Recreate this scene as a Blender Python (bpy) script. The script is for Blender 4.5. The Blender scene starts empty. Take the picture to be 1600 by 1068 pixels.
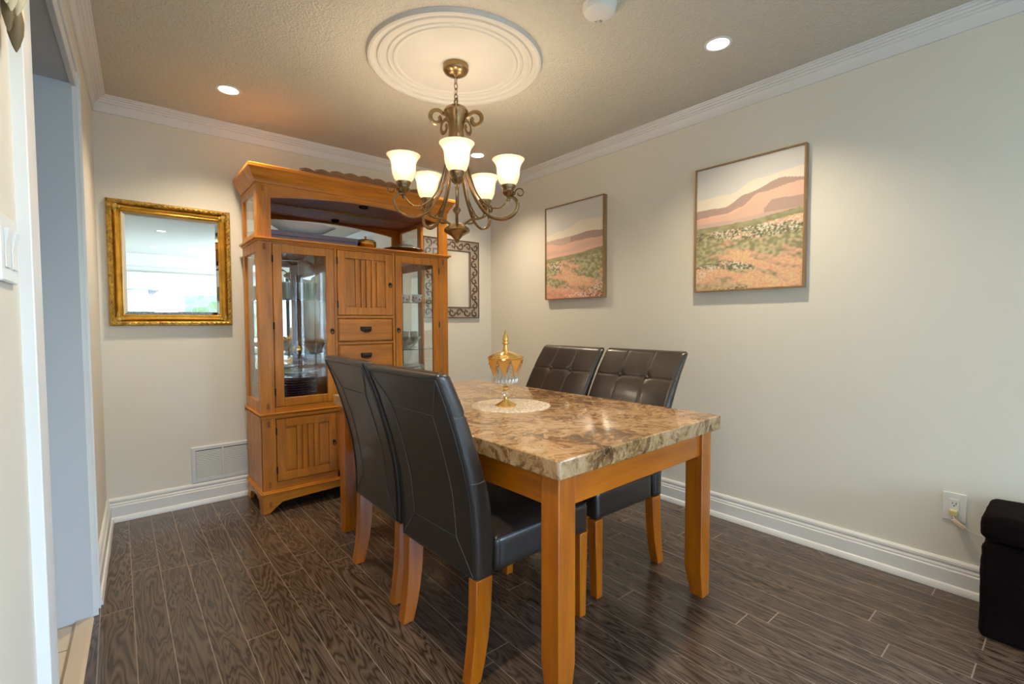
import bpy, bmesh, math, random
from mathutils import Vector, Matrix, noise

random.seed(7)
PI = math.pi
S = bpy.context.scene
COL = S.collection

# ------------------------------------------------------------------ camera
XR, YB, CZ, YF = 2.639, 3.452, 2.437, -4.40        # right wall, back wall, ceiling, far living-room wall

def cam_axes(yaw, pitch, roll):
    f = Vector((math.sin(yaw)*math.cos(pitch), math.cos(yaw)*math.cos(pitch), -math.sin(pitch)))
    r = Vector((math.cos(yaw), -math.sin(yaw), 0)); u = r.cross(f)
    c, s = math.cos(roll), math.sin(roll)
    return c*r + s*u, -s*r + c*u, f

cr, cu, cf = cam_axes(.694, .042, -.003)
cd = bpy.data.cameras.new('camera'); cam = bpy.data.objects.new('camera', cd); COL.objects.link(cam)
cd.sensor_width = 36; cd.lens = 36*741.6/1600; cd.clip_start = .02; cd.clip_end = 200
cam.matrix_world = Matrix(((cr.x, cu.x, -cf.x, -.092), (cr.y, cu.y, -cf.y, -.139), (cr.z, cu.z, -cf.z, 1.159), (0, 0, 0, 1)))
S.camera = cam

# ------------------------------------------------------------------ world, lights, exposure
W = bpy.data.worlds.new('sky'); S.world = W; W.use_nodes = True
wt = W.node_tree; wt.nodes.clear()
wo = wt.nodes.new('ShaderNodeOutputWorld'); wb = wt.nodes.new('ShaderNodeBackground')
tc = wt.nodes.new('ShaderNodeTexCoord'); sx = wt.nodes.new('ShaderNodeSeparateXYZ'); rp = wt.nodes.new('ShaderNodeValToRGB')
wt.links.new(tc.outputs['Generated'], sx.inputs[0]); wt.links.new(sx.outputs['Z'], rp.inputs[0])
rp.color_ramp.elements[0].position = .0; rp.color_ramp.elements[0].color = (.72, .86, 1, 1)
rp.color_ramp.elements[1].position = .6; rp.color_ramp.elements[1].color = (.26, .49, 1, 1)
wt.links.new(rp.outputs[0], wb.inputs[0]); wb.inputs[1].default_value = 10.3
wt.links.new(wb.outputs[0], wo.inputs[0])

def area_light(name, loc, rot, sx_, sy_, power, color, portal=False):
    l = bpy.data.lights.new(name, 'AREA'); l.shape = 'RECTANGLE'; l.size = sx_; l.size_y = sy_; l.energy = power; l.color = color
    if portal: l.cycles.is_portal = True
    o = bpy.data.objects.new(name, l); o.location = loc; o.rotation_euler = rot; COL.objects.link(o); return o
WX0, WX1, WZ0, WZ1 = -.15, 2.40, .30, 2.02         # living-room picture window
area_light('window_daylight', ((WX0+WX1)/2, YF-.14, (WZ0+WZ1)/2), (PI/2, 0, 0), WX1-WX0, WZ1-WZ0, 1, (1, 1, 1), portal=True)
SY0, SY1, SZ0, SZ1 = -3.75, -1.35, .45, 2.08      # added side window of the living room, there to let in more daylight
area_light('window_daylight', (XR+.16, (SY0+SY1)/2, (SZ0+SZ1)/2), (PI/2, 0, PI/2), SY1-SY0, SZ1-SZ0, 1, (1, 1, 1), portal=True)

S.view_settings.view_transform = 'Standard'; S.view_settings.look = 'None'
S.view_settings.exposure = 1.28; S.view_settings.gamma = 1; S.view_settings.use_curve_mapping = False
WARM = (1, .80, .56)
P_SHADE, P_POT = 1.15, 37.0

# ------------------------------------------------------------------ mesh helpers
class MB:
    """collects shapes; build() links them as ONE mesh object"""
    def __init__(s): s.v = []; s.f = []
    def add(s, vs, fs):
        n = len(s.v); s.v += [tuple(p) for p in vs]; s.f += [tuple(i+n for i in f) for f in fs]; return s
    def box(s, x0, x1, y0, y1, z0, z1):
        return s.add([(x0,y0,z0),(x1,y0,z0),(x1,y1,z0),(x0,y1,z0),(x0,y0,z1),(x1,y0,z1),(x1,y1,z1),(x0,y1,z1)],
                     [(0,3,2,1),(4,5,6,7),(0,1,5,4),(1,2,6,5),(2,3,7,6),(3,0,4,7)])
    def loft(s, rings, closed=True, cap=True):
        n = len(rings[0]); vs = [p for r in rings for p in r]; fs = []
        for i in range(len(rings)-1):
            for j in range(n if closed else n-1):
                a, b = i*n+j, i*n+(j+1) % n
                fs.append((a, b, b+n, a+n))
        if cap:
            fs.append(tuple(range(n-1, -1, -1))); fs.append(tuple((len(rings)-1)*n+j for j in range(n)))
        return s.add(vs, fs)
    def prism(s, poly, axis, a, b):
        """poly of 2D points extruded along axis from a to b (axis 'x': (y,z); 'y': (x,z); 'z': (x,y))"""
        def P(p, t): return {'x': (t, p[0], p[1]), 'y': (p[0], t, p[1]), 'z': (p[0], p[1], t)}[axis]
        return s.loft([[P(p, a) for p in poly], [P(p, b) for p in poly]])
    def lathe(s, prof, c=(0,0,0), n=32, cap=False, axis='z', wob=None):
        rings = []
        for r, h in prof:
            ring = []
            for k in range(n):
                t = 2*PI*k/n; rr = r*(wob(t, h) if wob else 1)
                p = (rr*math.cos(t), rr*math.sin(t), h)
                if axis == 'y': p = (p[0], -p[2], p[1])
                if axis == 'x': p = (p[2], p[0], p[1])
                ring.append((c[0]+p[0], c[1]+p[1], c[2]+p[2]))
            rings.append(ring)
        return s.loft(rings, True, cap)
    def tube(s, pts, r, n=8, cap=True, flat=None):
        pts = [Vector(p) for p in pts]; m = len(pts); rings = []; up = None
        for i, p in enumerate(pts):
            t = (pts[min(i+1, m-1)] - pts[max(i-1, 0)]).normalized()
            if up is None:
                up = Vector((0,0,1)) if abs(t.z) < .9 else Vector((1,0,0))
            sd = t.cross(up).normalized(); up = sd.cross(t).normalized()
            rr = r[i] if isinstance(r, (list, tuple)) else r
            a, b = (rr, rr) if flat is None else (rr*flat[0], rr*flat[1])
            rings.append([p + sd*math.cos(2*PI*k/n)*a + up*math.sin(2*PI*k/n)*b for k in range(n)])
        return s.loft(rings, True, cap)
    def sphere(s, c, r, n=12, sc=(1,1,1)):
        prof = [(math.sin(PI*i/(n//2))*1.0+1e-5, -math.cos(PI*i/(n//2))) for i in range(n//2+1)]
        rings = [[(c[0]+a*r*sc[0]*math.cos(2*PI*k/n), c[1]+a*r*sc[1]*math.sin(2*PI*k/n), c[2]+h*r*sc[2]) for k in range(n)] for a, h in prof]
        return s.loft(rings, True, True)
    def torus(s, c, R, r, n=24, m=8, axis='z', sc=(1, 1)):
        pts = []
        for k in range(n+1):
            t = 2*PI*k/n; a, b = R*math.cos(t)*sc[0], R*math.sin(t)*sc[1]
            pts.append({'z': (c[0]+a, c[1]+b, c[2]), 'y': (c[0]+a, c[1], c[2]+b), 'x': (c[0], c[1]+a, c[2]+b)}[axis])
        return s.tube(pts, r, m)
    def frame(s, x0, x1, z0, z1, prof, y=0, sgn=-1):
        """mitred picture frame in the xz plane; prof = (inset from outer edge, height off the wall); facing -y"""
        rings = []
        for ins, h in prof:
            rings.append([(x0+ins, y+sgn*h, z0+ins), (x1-ins, y+sgn*h, z0+ins), (x1-ins, y+sgn*h, z1-ins), (x0+ins, y+sgn*h, z1-ins)])
        rings.append(rings[0])
        return s.loft(rings, True, False)
    def xf(s, M):
        s.v = [tuple(M @ Vector(p)) for p in s.v]; return s
    def build(s, name, mat, parent=None, smooth=35, bevel=0, seg=2, sub=0):
        me = bpy.data.meshes.new(name); me.from_pydata(s.v, [], s.f); me.validate()
        bm = bmesh.new(); bm.from_mesh(me); bmesh.ops.recalc_face_normals(bm, faces=bm.faces[:]); bm.to_mesh(me); bm.free()
        if mat: me.materials.append(mat)
        o = bpy.data.objects.new(name, me); COL.objects.link(o)
        if parent: o.parent = parent
        if smooth:
            me.shade_smooth(); me.set_sharp_from_angle(angle=math.radians(smooth))
        if bevel:
            m = o.modifiers.new('bevel', 'BEVEL'); m.width = bevel; m.segments = seg; m.limit_method = 'ANGLE'; m.angle_limit = math.radians(35); m.harden_normals = False
        if sub:
            m = o.modifiers.new('sub', 'SUBSURF'); m.levels = sub; m.render_levels = sub
        return o

def thing(name, label, cat, loc=(0,0,0), rz=0, group=None):
    o = bpy.data.objects.new(name, None); COL.objects.link(o); o.location = loc; o.rotation_euler = (0, 0, rz)
    o.empty_display_size = .1
    return tag(o, label, cat, group)
def tag(o, label, cat, group=None):
    o['label'] = label; o['category'] = cat
    if group: o['group'] = group
    return o
def struct(o): o['kind'] = 'structure'; return o
def copy_tree(o, parent=None):
    c = o.copy(); COL.objects.link(c)
    if parent: c.parent = parent
    for ch in [q for q in bpy.data.objects if q.parent == o]: copy_tree(ch, c)
    return c
def spline(pts, n=8):
    P = [Vector(p) for p in pts]; P = [2*P[0]-P[1]] + P + [2*P[-1]-P[-2]]; out = []
    for i in range(1, len(P)-2):
        a, b, c, d = P[i-1:i+3]
        for k in range(n):
            t = k/n
            out.append(.5*((2*b)+(c-a)*t+(2*a-5*b+4*c-d)*t*t+(3*b-a-3*c+d)*t**3))
    out.append(P[-2]); return out
def rbox(x0, x1, y0, y1, z0, z1, r, n=(10, 10, 6), dome=0, disp=None):
    """closed rounded cushion; dome lifts the top, disp(p)->offset vector"""
    mb = MB(); idx = {}; vs = []; fs = []
    cx, cy, cz = (x0+x1)/2, (y0+y1)/2, (z0+z1)/2; hx, hy, hz = (x1-x0)/2, (y1-y0)/2, (z1-z0)/2
    def V(i, j, k):
        key = (i, j, k)
        if key in idx: return idx[key]
        def g(t, h):
            s_ = 2*t-1; ss = math.copysign(1-(1-abs(s_))**1.35, s_); return ss*h
        p = Vector((g(i/n[0], hx), g(j/n[1], hy), g(k/n[2], hz)))
        q = Vector((max(-hx+r, min(hx-r, p.x)), max(-hy+r, min(hy-r, p.y)), max(-hz+r, min(hz-r, p.z))))
        d = p-q
        if d.length > 1e-9: p = q + d.normalized()*min(r, d.length if (abs(d.x) < 1e-9)+(abs(d.y) < 1e-9)+(abs(d.z) < 1e-9) >= 2 else r)
        if dome and p.z > 0:
            u, v = p.x/hx, p.y/hy; p.z += dome*(1-u**4)*(1-v**4)*(p.z/hz)
        if disp: p = p + disp(p)
        idx[key] = len(vs); vs.append((cx+p.x, cy+p.y, cz+p.z)); return idx[key]
    a, b, c = n
    for i in range(a):
        for j in range(b):
            fs.append((V(i,j,c), V(i+1,j,c), V(i+1,j+1,c), V(i,j+1,c))); fs.append((V(i,j,0), V(i,j+1,0), V(i+1,j+1,0), V(i+1,j,0)))
    for i in range(a):
        for k in range(c):
            fs.append((V(i,0,k), V(i+1,0,k), V(i+1,0,k+1), V(i,0,k+1))); fs.append((V(i,b,k), V(i,b,k+1), V(i+1,b,k+1), V(i+1,b,k)))
    for j in range(b):
        for k in range(c):
            fs.append((V(0,j,k), V(0,j,k+1), V(0,j+1,k+1), V(0,j+1,k))); fs.append((V(a,j,k), V(a,j+1,k), V(a,j+1,k+1), V(a,j,k+1)))
    return mb.add(vs, fs)

# ------------------------------------------------------------------ materials
def srgb(r, g, b):
    f = lambda c: ((c/255+.055)/1.055)**2.4 if c/255 > .04045 else c/255/12.92
    return (f(r), f(g), f(b), 1)
class M:
    def __init__(s, name):
        s.m = bpy.data.materials.new(name); s.m.use_nodes = True; s.t = s.m.node_tree; s.b = s.t.nodes['Principled BSDF']; s.o = s.t.nodes['Material Output']
    def n(s, kind, **kw):
        nd = s.t.nodes.new('ShaderNode'+kind)
        for k, v in kw.items():
            if k.startswith('i_'): nd.inputs[k[2:].replace('_', ' ')].default_value = v
            elif k[0] == 'I': nd.inputs[int(k[1:])].default_value = v
            else: setattr(nd, k, v)
        return nd
    def l(s, a, b): s.t.links.new(a, b); return s
    def set(s, **kw):
        for k, v in kw.items(): s.b.inputs[k.replace('_', ' ')].default_value = v
        return s
    def ramp(s, src, stops, interp='LINEAR'):
        r = s.n('ValToRGB'); cr_ = r.color_ramp; cr_.interpolation = interp
        while len(cr_.elements) < len(stops): cr_.elements.new(.5)
        for e, (p, c) in zip(cr_.elements, stops):
            e.position = p; e.color = c if len(c) == 4 else (*c, 1)
        s.l(src, r.inputs[0]); return r.outputs[0]
    def coord(s, scale=(1,1,1), rot=(0,0,0), loc=(0,0,0), kind='Object'):
        t = s.n('TexCoord'); m = s.n('Mapping'); m.inputs['Scale'].default_value = scale; m.inputs['Rotation'].default_value = rot; m.inputs['Location'].default_value = loc
        s.l(t.outputs[kind], m.inputs[0]); return m.outputs[0]
    def bump(s, h, strength=.3, dist=.01):
        b = s.n('Bump'); b.inputs['Strength'].default_value = strength; b.inputs['Distance'].default_value = dist
        s.l(h, b.inputs['Height']); s.l(b.outputs[0], s.b.inputs['Normal']); return s
    def mix(s, fac, a, b, bt='MIX'):
        m = s.n('Mix', data_type='RGBA', blend_type=bt)
        for i, v in ((0, fac), (6, a), (7, b)):
            if hasattr(v, 'is_output'): s.l(v, m.inputs[i])
            else: m.inputs[i].default_value = v
        return m.outputs[2]
    def noise(s, vec, scale, detail=4, rough=.5, dist=0):
        n_ = s.n('TexNoise'); n_.inputs['Scale'].default_value = scale; n_.inputs['Detail'].default_value = detail; n_.inputs['Roughness'].default_value = rough; n_.inputs['Distortion'].default_value = dist
        if vec: s.l(vec, n_.inputs['Vector'])
        return n_.outputs['Fac']
    def math(s, op, a, b=0.0, c=0.0):
        m = s.n('Math', operation=op)
        for i, v in enumerate((a, b, c)):
            if hasattr(v, 'is_output'): s.l(v, m.inputs[i])
            else: m.inputs[i].default_value = v
        return m.outputs[0]

def plain(name, col, rough=.5, metal=0, bump=0, bscale=200, **kw):
    m = M(name); m.set(Roughness=rough, Metallic=metal)
    v = m.coord(); nz = m.noise(v, 6, 3)
    c2 = tuple(x*.93 for x in col[:3])+(1,)
    m.l(m.mix(nz, col, c2), m.b.inputs['Base Color'])
    if bump: m.bump(m.noise(v, bscale, 3), bump, .002)
    m.set(**kw); return m.m

def wood(name, dark, light, axis='z', rough=.38, scale=1.0, coat=.12):
    m = M(name); sc = {'x': (1.2, 14, 14), 'y': (14, 1.2, 14), 'z': (14, 14, 1.2)}[axis]
    v = m.coord(tuple(a*scale for a in sc))
    n1 = m.noise(v, 1.6, 5, .6, .6); w = m.noise(v, 6.5, 3, .6, .2)
    big = m.noise(m.coord((2, 2, 2)), 1.5, 2)
    f = m.math('ADD', m.math('MULTIPLY', n1, .6), m.math('MULTIPLY', w, .25)); f = m.math('ADD', f, m.math('MULTIPLY', big, .25))
    m.l(m.ramp(f, [(.35, dark), (.70, light)]), m.b.inputs['Base Color'])
    m.set(Roughness=rough, Coat_Weight=coat, Coat_Roughness=.18); m.bump(w, .06, .002); return m.m

def glassy(name, tint=(1,1,1,1), refl=1.0, rough=.0, body=0.0, bodycol=(.9,.95,.95,1)):
    m = M(name); m.t.nodes.remove(m.b)
    tr = m.n('BsdfTransparent'); tr.inputs[0].default_value = tint
    gl = m.n('BsdfGlossy'); gl.inputs['Roughness'].default_value = rough; gl.inputs[0].default_value = (1,1,1,1)
    lw = m.n('Fresnel'); ge = m.n('NewGeometry'); m.l(m.math('SUBTRACT', 1.5, m.math('MULTIPLY', ge.outputs['Backfacing'], 1.5-1/1.5)), lw.inputs[0])
    mx = m.n('MixShader'); m.l(m.math('MULTIPLY', lw.outputs[0], refl), mx.inputs[0]); m.l(tr.outputs[0], mx.inputs[1]); m.l(gl.outputs[0], mx.inputs[2])
    out = mx
    if body:
        df = m.n('BsdfDiffuse'); df.inputs[0].default_value = bodycol
        m2 = m.n('MixShader'); m2.inputs[0].default_value = body; m.l(mx.outputs[0], m2.inputs[1]); m.l(df.outputs[0], m2.inputs[2]); out = m2
    m.l(out.outputs[0], m.o.inputs[0]); return m.m

def emit(name, col, strength):
    m = M(name); m.t.nodes.remove(m.b); e = m.n('Emission'); e.inputs[0].default_value = col; e.inputs[1].default_value = strength
    m.l(e.outputs[0], m.o.inputs[0]); return m.m

def wall_paint(name, col):
    m = M(name); v = m.coord(); m.set(Roughness=.55)
    m.l(m.mix(m.noise(v, 1.3, 2), col, tuple(x*.96 for x in col[:3])+(1,)), m.b.inputs['Base Color'])
    m.bump(m.noise(v, 260, 2), .05, .001); return m.m
MAT = {}
MAT['wall'] = wall_paint('wall_paint', (.77, .74, .65, 1))
MAT['hall'] = wall_paint('hall_paint', (.62, .66, .70, 1))
MAT['trim'] = plain('white_trim', (.78, .78, .77, 1), .32)
m = M('popcorn_ceiling'); v = m.coord(); m.set(Roughness=.9)
h = m.math('ADD', m.noise(v, 85, 4, .65), m.math('MULTIPLY', m.noise(v, 30, 2), .5))
m.l(m.mix(m.noise(v, 60, 3), (.70, .665, .58, 1), (.62, .585, .505, 1)), m.b.inputs['Base Color']); m.bump(h, .8, .012); MAT['ceiling'] = m.m
MAT['plaster'] = plain('plaster_white', (.66, .64, .60, 1), .6)

# floor planks: run along y
m = M('dark_laminate'); t = m.n('TexCoord'); sp = m.n('SeparateXYZ'); m.l(t.outputs['Object'], sp.inputs[0])
PW, PL = .104, 1.18
xs = m.math('DIVIDE', m.math('ADD', sp.outputs['X'], .176+5*PW*2), PW); col_id = m.math('FLOOR', xs); fx = m.math('FRACT', xs)
wn = m.n('TexWhiteNoise', noise_dimensions='1D'); m.l(col_id, wn.inputs['W'])
ys = m.math('ADD', m.math('DIVIDE', sp.outputs['Y'], PL), m.math('MULTIPLY', wn.outputs['Value'], 7.3)); row = m.math('FLOOR', ys); fy = m.math('FRACT', ys)
cmb = m.n('CombineXYZ'); m.l(col_id, cmb.inputs[0]); m.l(row, cmb.inputs[1])
wn2 = m.n('TexWhiteNoise', noise_dimensions='3D'); m.l(cmb.outputs[0], wn2.inputs['Vector'])
gx = m.math('MINIMUM', fx, m.math('SUBTRACT', 1.0, fx)); gy = m.math('MINIMUM', fy, m.math('SUBTRACT', 1.0, fy))
gx = m.math('LESS_THAN', gx, .014); gy = m.math('LESS_THAN', gy, .0018); gap = m.math('MAXIMUM', gx, gy)
off = m.n('CombineXYZ'); m.l(m.math('MULTIPLY', wn2.outputs['Value'], 40.0), off.inputs[0]); m.l(m.math('MULTIPLY', wn2.outputs['Value'], 91.0), off.inputs[1])
va = m.n('VectorMath', operation='ADD'); m.l(t.outputs['Object'], va.inputs[0]); m.l(off.outputs[0], va.inputs[1])
mp = m.n('Mapping'); mp.inputs['Scale'].default_value = (6.5, .85, 1); m.l(va.outputs[0], mp.inputs[0])
nz = m.n('TexNoise'); nz.inputs['Scale'].default_value = 1.7; nz.inputs['Detail'].default_value = 3; nz.inputs['Distortion'].default_value = .5; m.l(mp.outputs[0], nz.inputs['Vector'])
rings = m.math('FRACT', m.math('MULTIPLY', nz.outputs['Fac'], 17.0)); rings = m.math('ABSOLUTE', m.math('SUBTRACT', rings, .5))
mp2 = m.n('Mapping'); mp2.inputs['Scale'].default_value = (120, 3.2, 1); m.l(va.outputs[0], mp2.inputs[0])
fine = m.noise(mp2.outputs[0], 1.0, 4, .6)
g = m.math('ADD', m.math('MULTIPLY', rings, .90), m.math('MULTIPLY', fine, .24))
c = m.ramp(g, [(.16, (.034, .022, .015)), (.32, (.082, .055, .038)), (.66, (.142, .098, .069))])
c = m.mix(m.math('MULTIPLY', wn2.outputs['Value'], .45), c, (.080, .055, .040, 1))
c = m.mix(m.math('MULTIPLY', gap, .6), c, (.36, .28, .21, 1))  # pale joint lines: highlights on the plank bevels, painted into the colour
m.l(c, m.b.inputs['Base Color']); m.l(m.math('ADD', m.math('MULTIPLY', fine, .10), .13), m.b.inputs['Roughness'])
m.bump(m.math('SUBTRACT', m.math('MULTIPLY', fine, .4), gap), .18, .002); m.set(Specular_IOR_Level=.55); MAT['floor'] = m.m

m = M('beige_tile'); br = m.n('TexBrick', offset=0.0); br.inputs['Scale'].default_value = 1; br.inputs['Color1'].default_value = (.72, .60, .44, 1); br.inputs['Color2'].default_value = (.66, .55, .41, 1)
br.inputs['Mortar'].default_value = (.35, .26, .18, 1); br.inputs['Mortar Size'].default_value = .004; br.inputs['Brick Width'].default_value = .3; br.inputs['Row Height'].default_value = .3
m.l(m.coord(rot=(0, 0, .1)), br.inputs['Vector']); m.l(br.outputs[0], m.b.inputs['Base Color']); m.set(Roughness=.3); MAT['tile'] = m.m

# cabinet and furniture woods
OD, OL = (.30, .085, .003, 1), (.71, .262, .012, 1)
MAT['oakz'] = wood('honey_oak_vertical', OD, OL, 'z'); MAT['oakx'] = wood('honey_oak_horizontal', OD, OL, 'x'); MAT['oaky'] = wood('honey_oak_side', OD, OL, 'y')
MAT['oakdark'] = wood('honey_oak_carved', (.13, .05, .014, 1), (.30, .14, .045, 1), 'x')
MAT['oakkey'] = wood('honey_oak_key', (.20, .055, .006, 1), (.42, .15, .016, 1), 'z')
MAT['oakred'] = wood('red_stained_oak', (.12, .022, .008, 1), (.22, .045, .014, 1), 'x', .6, 1, 0)
MAT['legz'] = wood('cherry_wood_leg', (.26, .058, .002, 1), (.54, .156, .004, 1), 'z', .28, .8, .4)
MAT['legy'] = wood('cherry_wood_side_apron', (.26, .058, .002, 1), (.54, .156, .004, 1), 'y', .28, .8, .4)
MAT['legx'] = wood('cherry_wood_apron', (.26, .058, .002, 1), (.54, .156, .004, 1), 'x', .28, .8, .4)

# leather
m = M('dark_bonded_leather'); v = m.coord(); nz = m.noise(v, 4, 4)
m.l(m.mix(nz, (.018, .014, .012, 1), (.036, .026, .020, 1)), m.b.inputs['Base Color'])
m.l(m.math('ADD', m.math('MULTIPLY', m.noise(v, 9, 4), .16), .25), m.b.inputs['Roughness'])
vo = m.n('TexVoronoi', feature='DISTANCE_TO_EDGE'); vo.inputs['Scale'].default_value = 320; m.l(v, vo.inputs['Vector'])
m.bump(m.math('ADD', m.math('MULTIPLY', vo.outputs['Distance'], .12), m.math('MULTIPLY', m.noise(v, 14, 3), .8)), .35, .003)
m.set(Specular_IOR_Level=.55, Coat_Weight=.22, Coat_Roughness=.15); MAT['leather'] = m.m
MAT['stitch'] = plain('grey_stitching', (.11, .105, .10, 1), .5)
MAT['leatherseam'] = plain('leather_piping', (.018, .016, .016, 1), .35)

# marble
m = M('brown_marble'); v = m.coord()
wr = m.n('TexNoise'); wr.inputs['Scale'].default_value = 4.0; wr.inputs['Detail'].default_value = 4; m.l(v, wr.inputs['Vector'])
va = m.n('VectorMath', operation='MULTIPLY_ADD'); va.inputs[1].default_value = (.28, .28, .28); m.l(wr.outputs['Color'], va.inputs[0]); m.l(v, va.inputs[2])
vo = m.n('TexVoronoi', feature='DISTANCE_TO_EDGE'); vo.inputs['Scale'].default_value = 34; m.l(va.outputs[0], vo.inputs['Vector'])
vo2 = m.n('TexVoronoi'); vo2.inputs['Scale'].default_value = 48; m.l(va.outputs[0], vo2.inputs['Vector'])
big = m.noise(va.outputs[0], 5, 4, .6, .4); fine = m.noise(va.outputs[0], 36, 6, .7, .3); sep = m.n('SeparateColor'); m.l(vo2.outputs['Color'], sep.inputs[0])
f = m.math('ADD', m.math('MULTIPLY', big, .62), m.math('ADD', m.math('MULTIPLY', fine, .46), m.math('MULTIPLY', sep.outputs[0], .16)))
c = m.ramp(f, [(.44, (.075, .034, .014)), (.54, (.21, .105, .040)), (.63, (.40, .235, .105)), (.74, (.52, .345, .19))])
c = m.mix(m.ramp(vo.outputs['Distance'], [(0, (.32, .32, .32)), (.05, (0, 0, 0))]), c, (.62, .47, .30, 1))
m.l(c, m.b.inputs['Base Color']); m.set(Roughness=.11, Specular_IOR_Level=.75); MAT['marble'] = m.m

MAT['bronze'] = plain('antique_bronze', (.33, .215, .105, 1), .27, .9, .08, 60)
MAT['bronzedark'] = plain('dark_bronze_hardware', (.045, .040, .035, 1), .35, .8)
MAT['brass'] = plain('polished_brass', (.80, .50, .13, 1), .2, 1.0)
MAT['silver'] = plain('silver_plate', (.62, .60, .56, 1), .22, 1.0)
m = M('gilt_gold'); v = m.coord(); nz = m.noise(v, 45, 5, .7)
m.l(m.ramp(nz, [(.35, (.26, .13, .02)), (.6, (.66, .40, .075))]), m.b.inputs['Base Color']); m.set(Metallic=.7, Roughness=.36); m.bump(nz, .5, .004); MAT['gilt'] = m.m
m = M('gilt_smooth'); v = m.coord(); nz = m.noise(v, 14, 4, .6)
m.l(m.ramp(nz, [(.3, (.50, .25, .03)), (.65, (.80, .46, .07))]), m.b.inputs['Base Color']); m.set(Metallic=.75, Roughness=.32); MAT['giltsmooth'] = m.m
m = M('gold_enamel'); m.set(Base_Color=(.90, .62, .22, 1), Metallic=.85, Roughness=.16); MAT['gold'] = m.m
m = M('mirror_silver'); m.set(Base_Color=(.86, .88, .88, 1), Metallic=1, Roughness=.0); MAT['mirror'] = m.m
MAT['glass'] = glassy('pane_glass', (.97, .99, .985, 1)); MAT['shelfglass'] = glassy('shelf_glass', (.86, .95, .93, 1), 1.3)
MAT['crystal'] = glassy('crystal_glass', (.93, .95, .95, 1), 1.7, .02, .10, (.85, .88, .88, 1))
MAT['shade'] = None
m = M('frosted_shade'); m.t.nodes.remove(m.b)
tl = m.n('BsdfTranslucent'); tl.inputs[0].default_value = (1, .93, .80, 1); df = m.n('BsdfDiffuse'); df.inputs[0].default_value = (.95, .90, .80, 1)
mx = m.n('MixShader'); mx.inputs[0].default_value = .30; tp = m.n('BsdfTransparent'); ms = m.n('MixShader'); ms.inputs[0].default_value = .13; m.l(tl.outputs[0], ms.inputs[1]); m.l(tp.outputs[0], ms.inputs[2]); m.l(ms.outputs[0], mx.inputs[1]); m.l(df.outputs[0], mx.inputs[2])
gl = m.n('BsdfGlossy'); gl.inputs['Roughness'].default_value = .25; fr = m.n('Fresnel'); mx2 = m.n('MixShader'); m.l(fr.outputs[0], mx2.inputs[0]); m.l(mx.outputs[0], mx2.inputs[1]); m.l(gl.outputs[0], mx2.inputs[2])
m.l(mx2.outputs[0], m.o.inputs[0]); MAT['shade'] = m.m
MAT['bulb'] = emit('lit_bulb', (1, .86, .62, 1), 4)
MAT['pot'] = emit('lit_downlight', (1, .90, .72, 1), 5)
MAT['china'] = plain('white_china', (.74, .75, .76, 1), .15)
MAT['bluechina'] = plain('dark_blue_china', (.018, .028, .085, 1), .12)
MAT['plastic'] = plain('white_plastic', (.80, .80, .78, 1), .3)
MAT['lace'] = None
m = M('cream_lace'); v = m.coord(); vo = m.n('TexVoronoi'); vo.inputs['Scale'].default_value = 70; m.l(v, vo.inputs['Vector'])
m.l(m.ramp(vo.outputs['Distance'], [(.25, (.78, .70, .58)), (.55, (.50, .40, .30))]), m.b.inputs['Base Color']); m.set(Roughness=.8); m.bump(vo.outputs['Distance'], .4, .002); MAT['lace'] = m.m
MAT['boxpaper'] = plain('slate_blue_card', (.17, .155, .24, 1), .45)
m = M('black_plush'); v = m.coord(); nz = m.noise(v, 55, 5, .75); big = m.noise(v, 9, 3)
m.l(m.mix(big, (.0015, .0012, .0012, 1), (.010, .005, .005, 1)), m.b.inputs['Base Color']); m.set(Roughness=.95, Specular_IOR_Level=.08, Sheen_Weight=.05, Sheen_Roughness=.4); m.b.inputs['Sheen Tint'].default_value = (.35, .2, .2, 1); m.bump(nz, 1.0, .012); MAT['plush'] = m.m
MAT['vent'] = plain('white_vent_metal', (.70, .72, .73, 1), .4)
MAT['taupe'] = plain('taupe_frame', (.40, .34, .27, 1), .5, 0, .3, 90)
MAT['brown'] = plain('brown_relief', (.12, .065, .045, 1), .45)
MAT['walnut'] = wood('thin_walnut_frame', (.19, .095, .035, 1), (.40, .235, .105, 1), 'z', .4)
MAT['linen'] = plain('grey_tarnish', (.18, .15, .11, 1), .5)
MAT['petal'] = plain('dried_cream_petal', (.74, .62, .40, 1), .6)
MAT['petaldark'] = plain('dried_brown_leaf', (.16, .11, .05, 1), .6)
MAT['berry'] = plain('dark_red_berry', (.20, .02, .015, 1), .4)
MAT['cordw'] = plain('white_cord', (.75, .70, .62, 1), .4)
MAT['tan'] = plain('tan_plug', (.70, .60, .30, 1), .4); MAT['peach'] = plain('peach_plug', (.85, .62, .46, 1), .4)
MAT['dark'] = plain('black_slot', (.01, .01, .01, 1), .5)
MAT['grass'] = plain('lawn_green', (.07, .10, .04, 1), .9, 0, .5, 30)
MAT['leaf'] = plain('tree_leaves', (.10, .13, .05, 1), .8, 0, .8, 8); MAT['leaf2'] = plain('yellow_leaves', (.20, .17, .06, 1), .8, 0, .8, 8)
MAT['bark'] = plain('tree_bark', (.10, .07, .05, 1), .9)
m = M('red_brick'); br = m.n('TexBrick'); br.inputs['Scale'].default_value = 4; br.inputs['Color1'].default_value = (.35, .12, .08, 1); br.inputs['Color2'].default_value = (.28, .10, .07, 1); br.inputs['Mortar'].default_value = (.5, .45, .4, 1)
m.l(m.coord(), br.inputs['Vector']); m.l(br.outputs[0], m.b.inputs['Base Color']); MAT['brick'] = m.m

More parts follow.
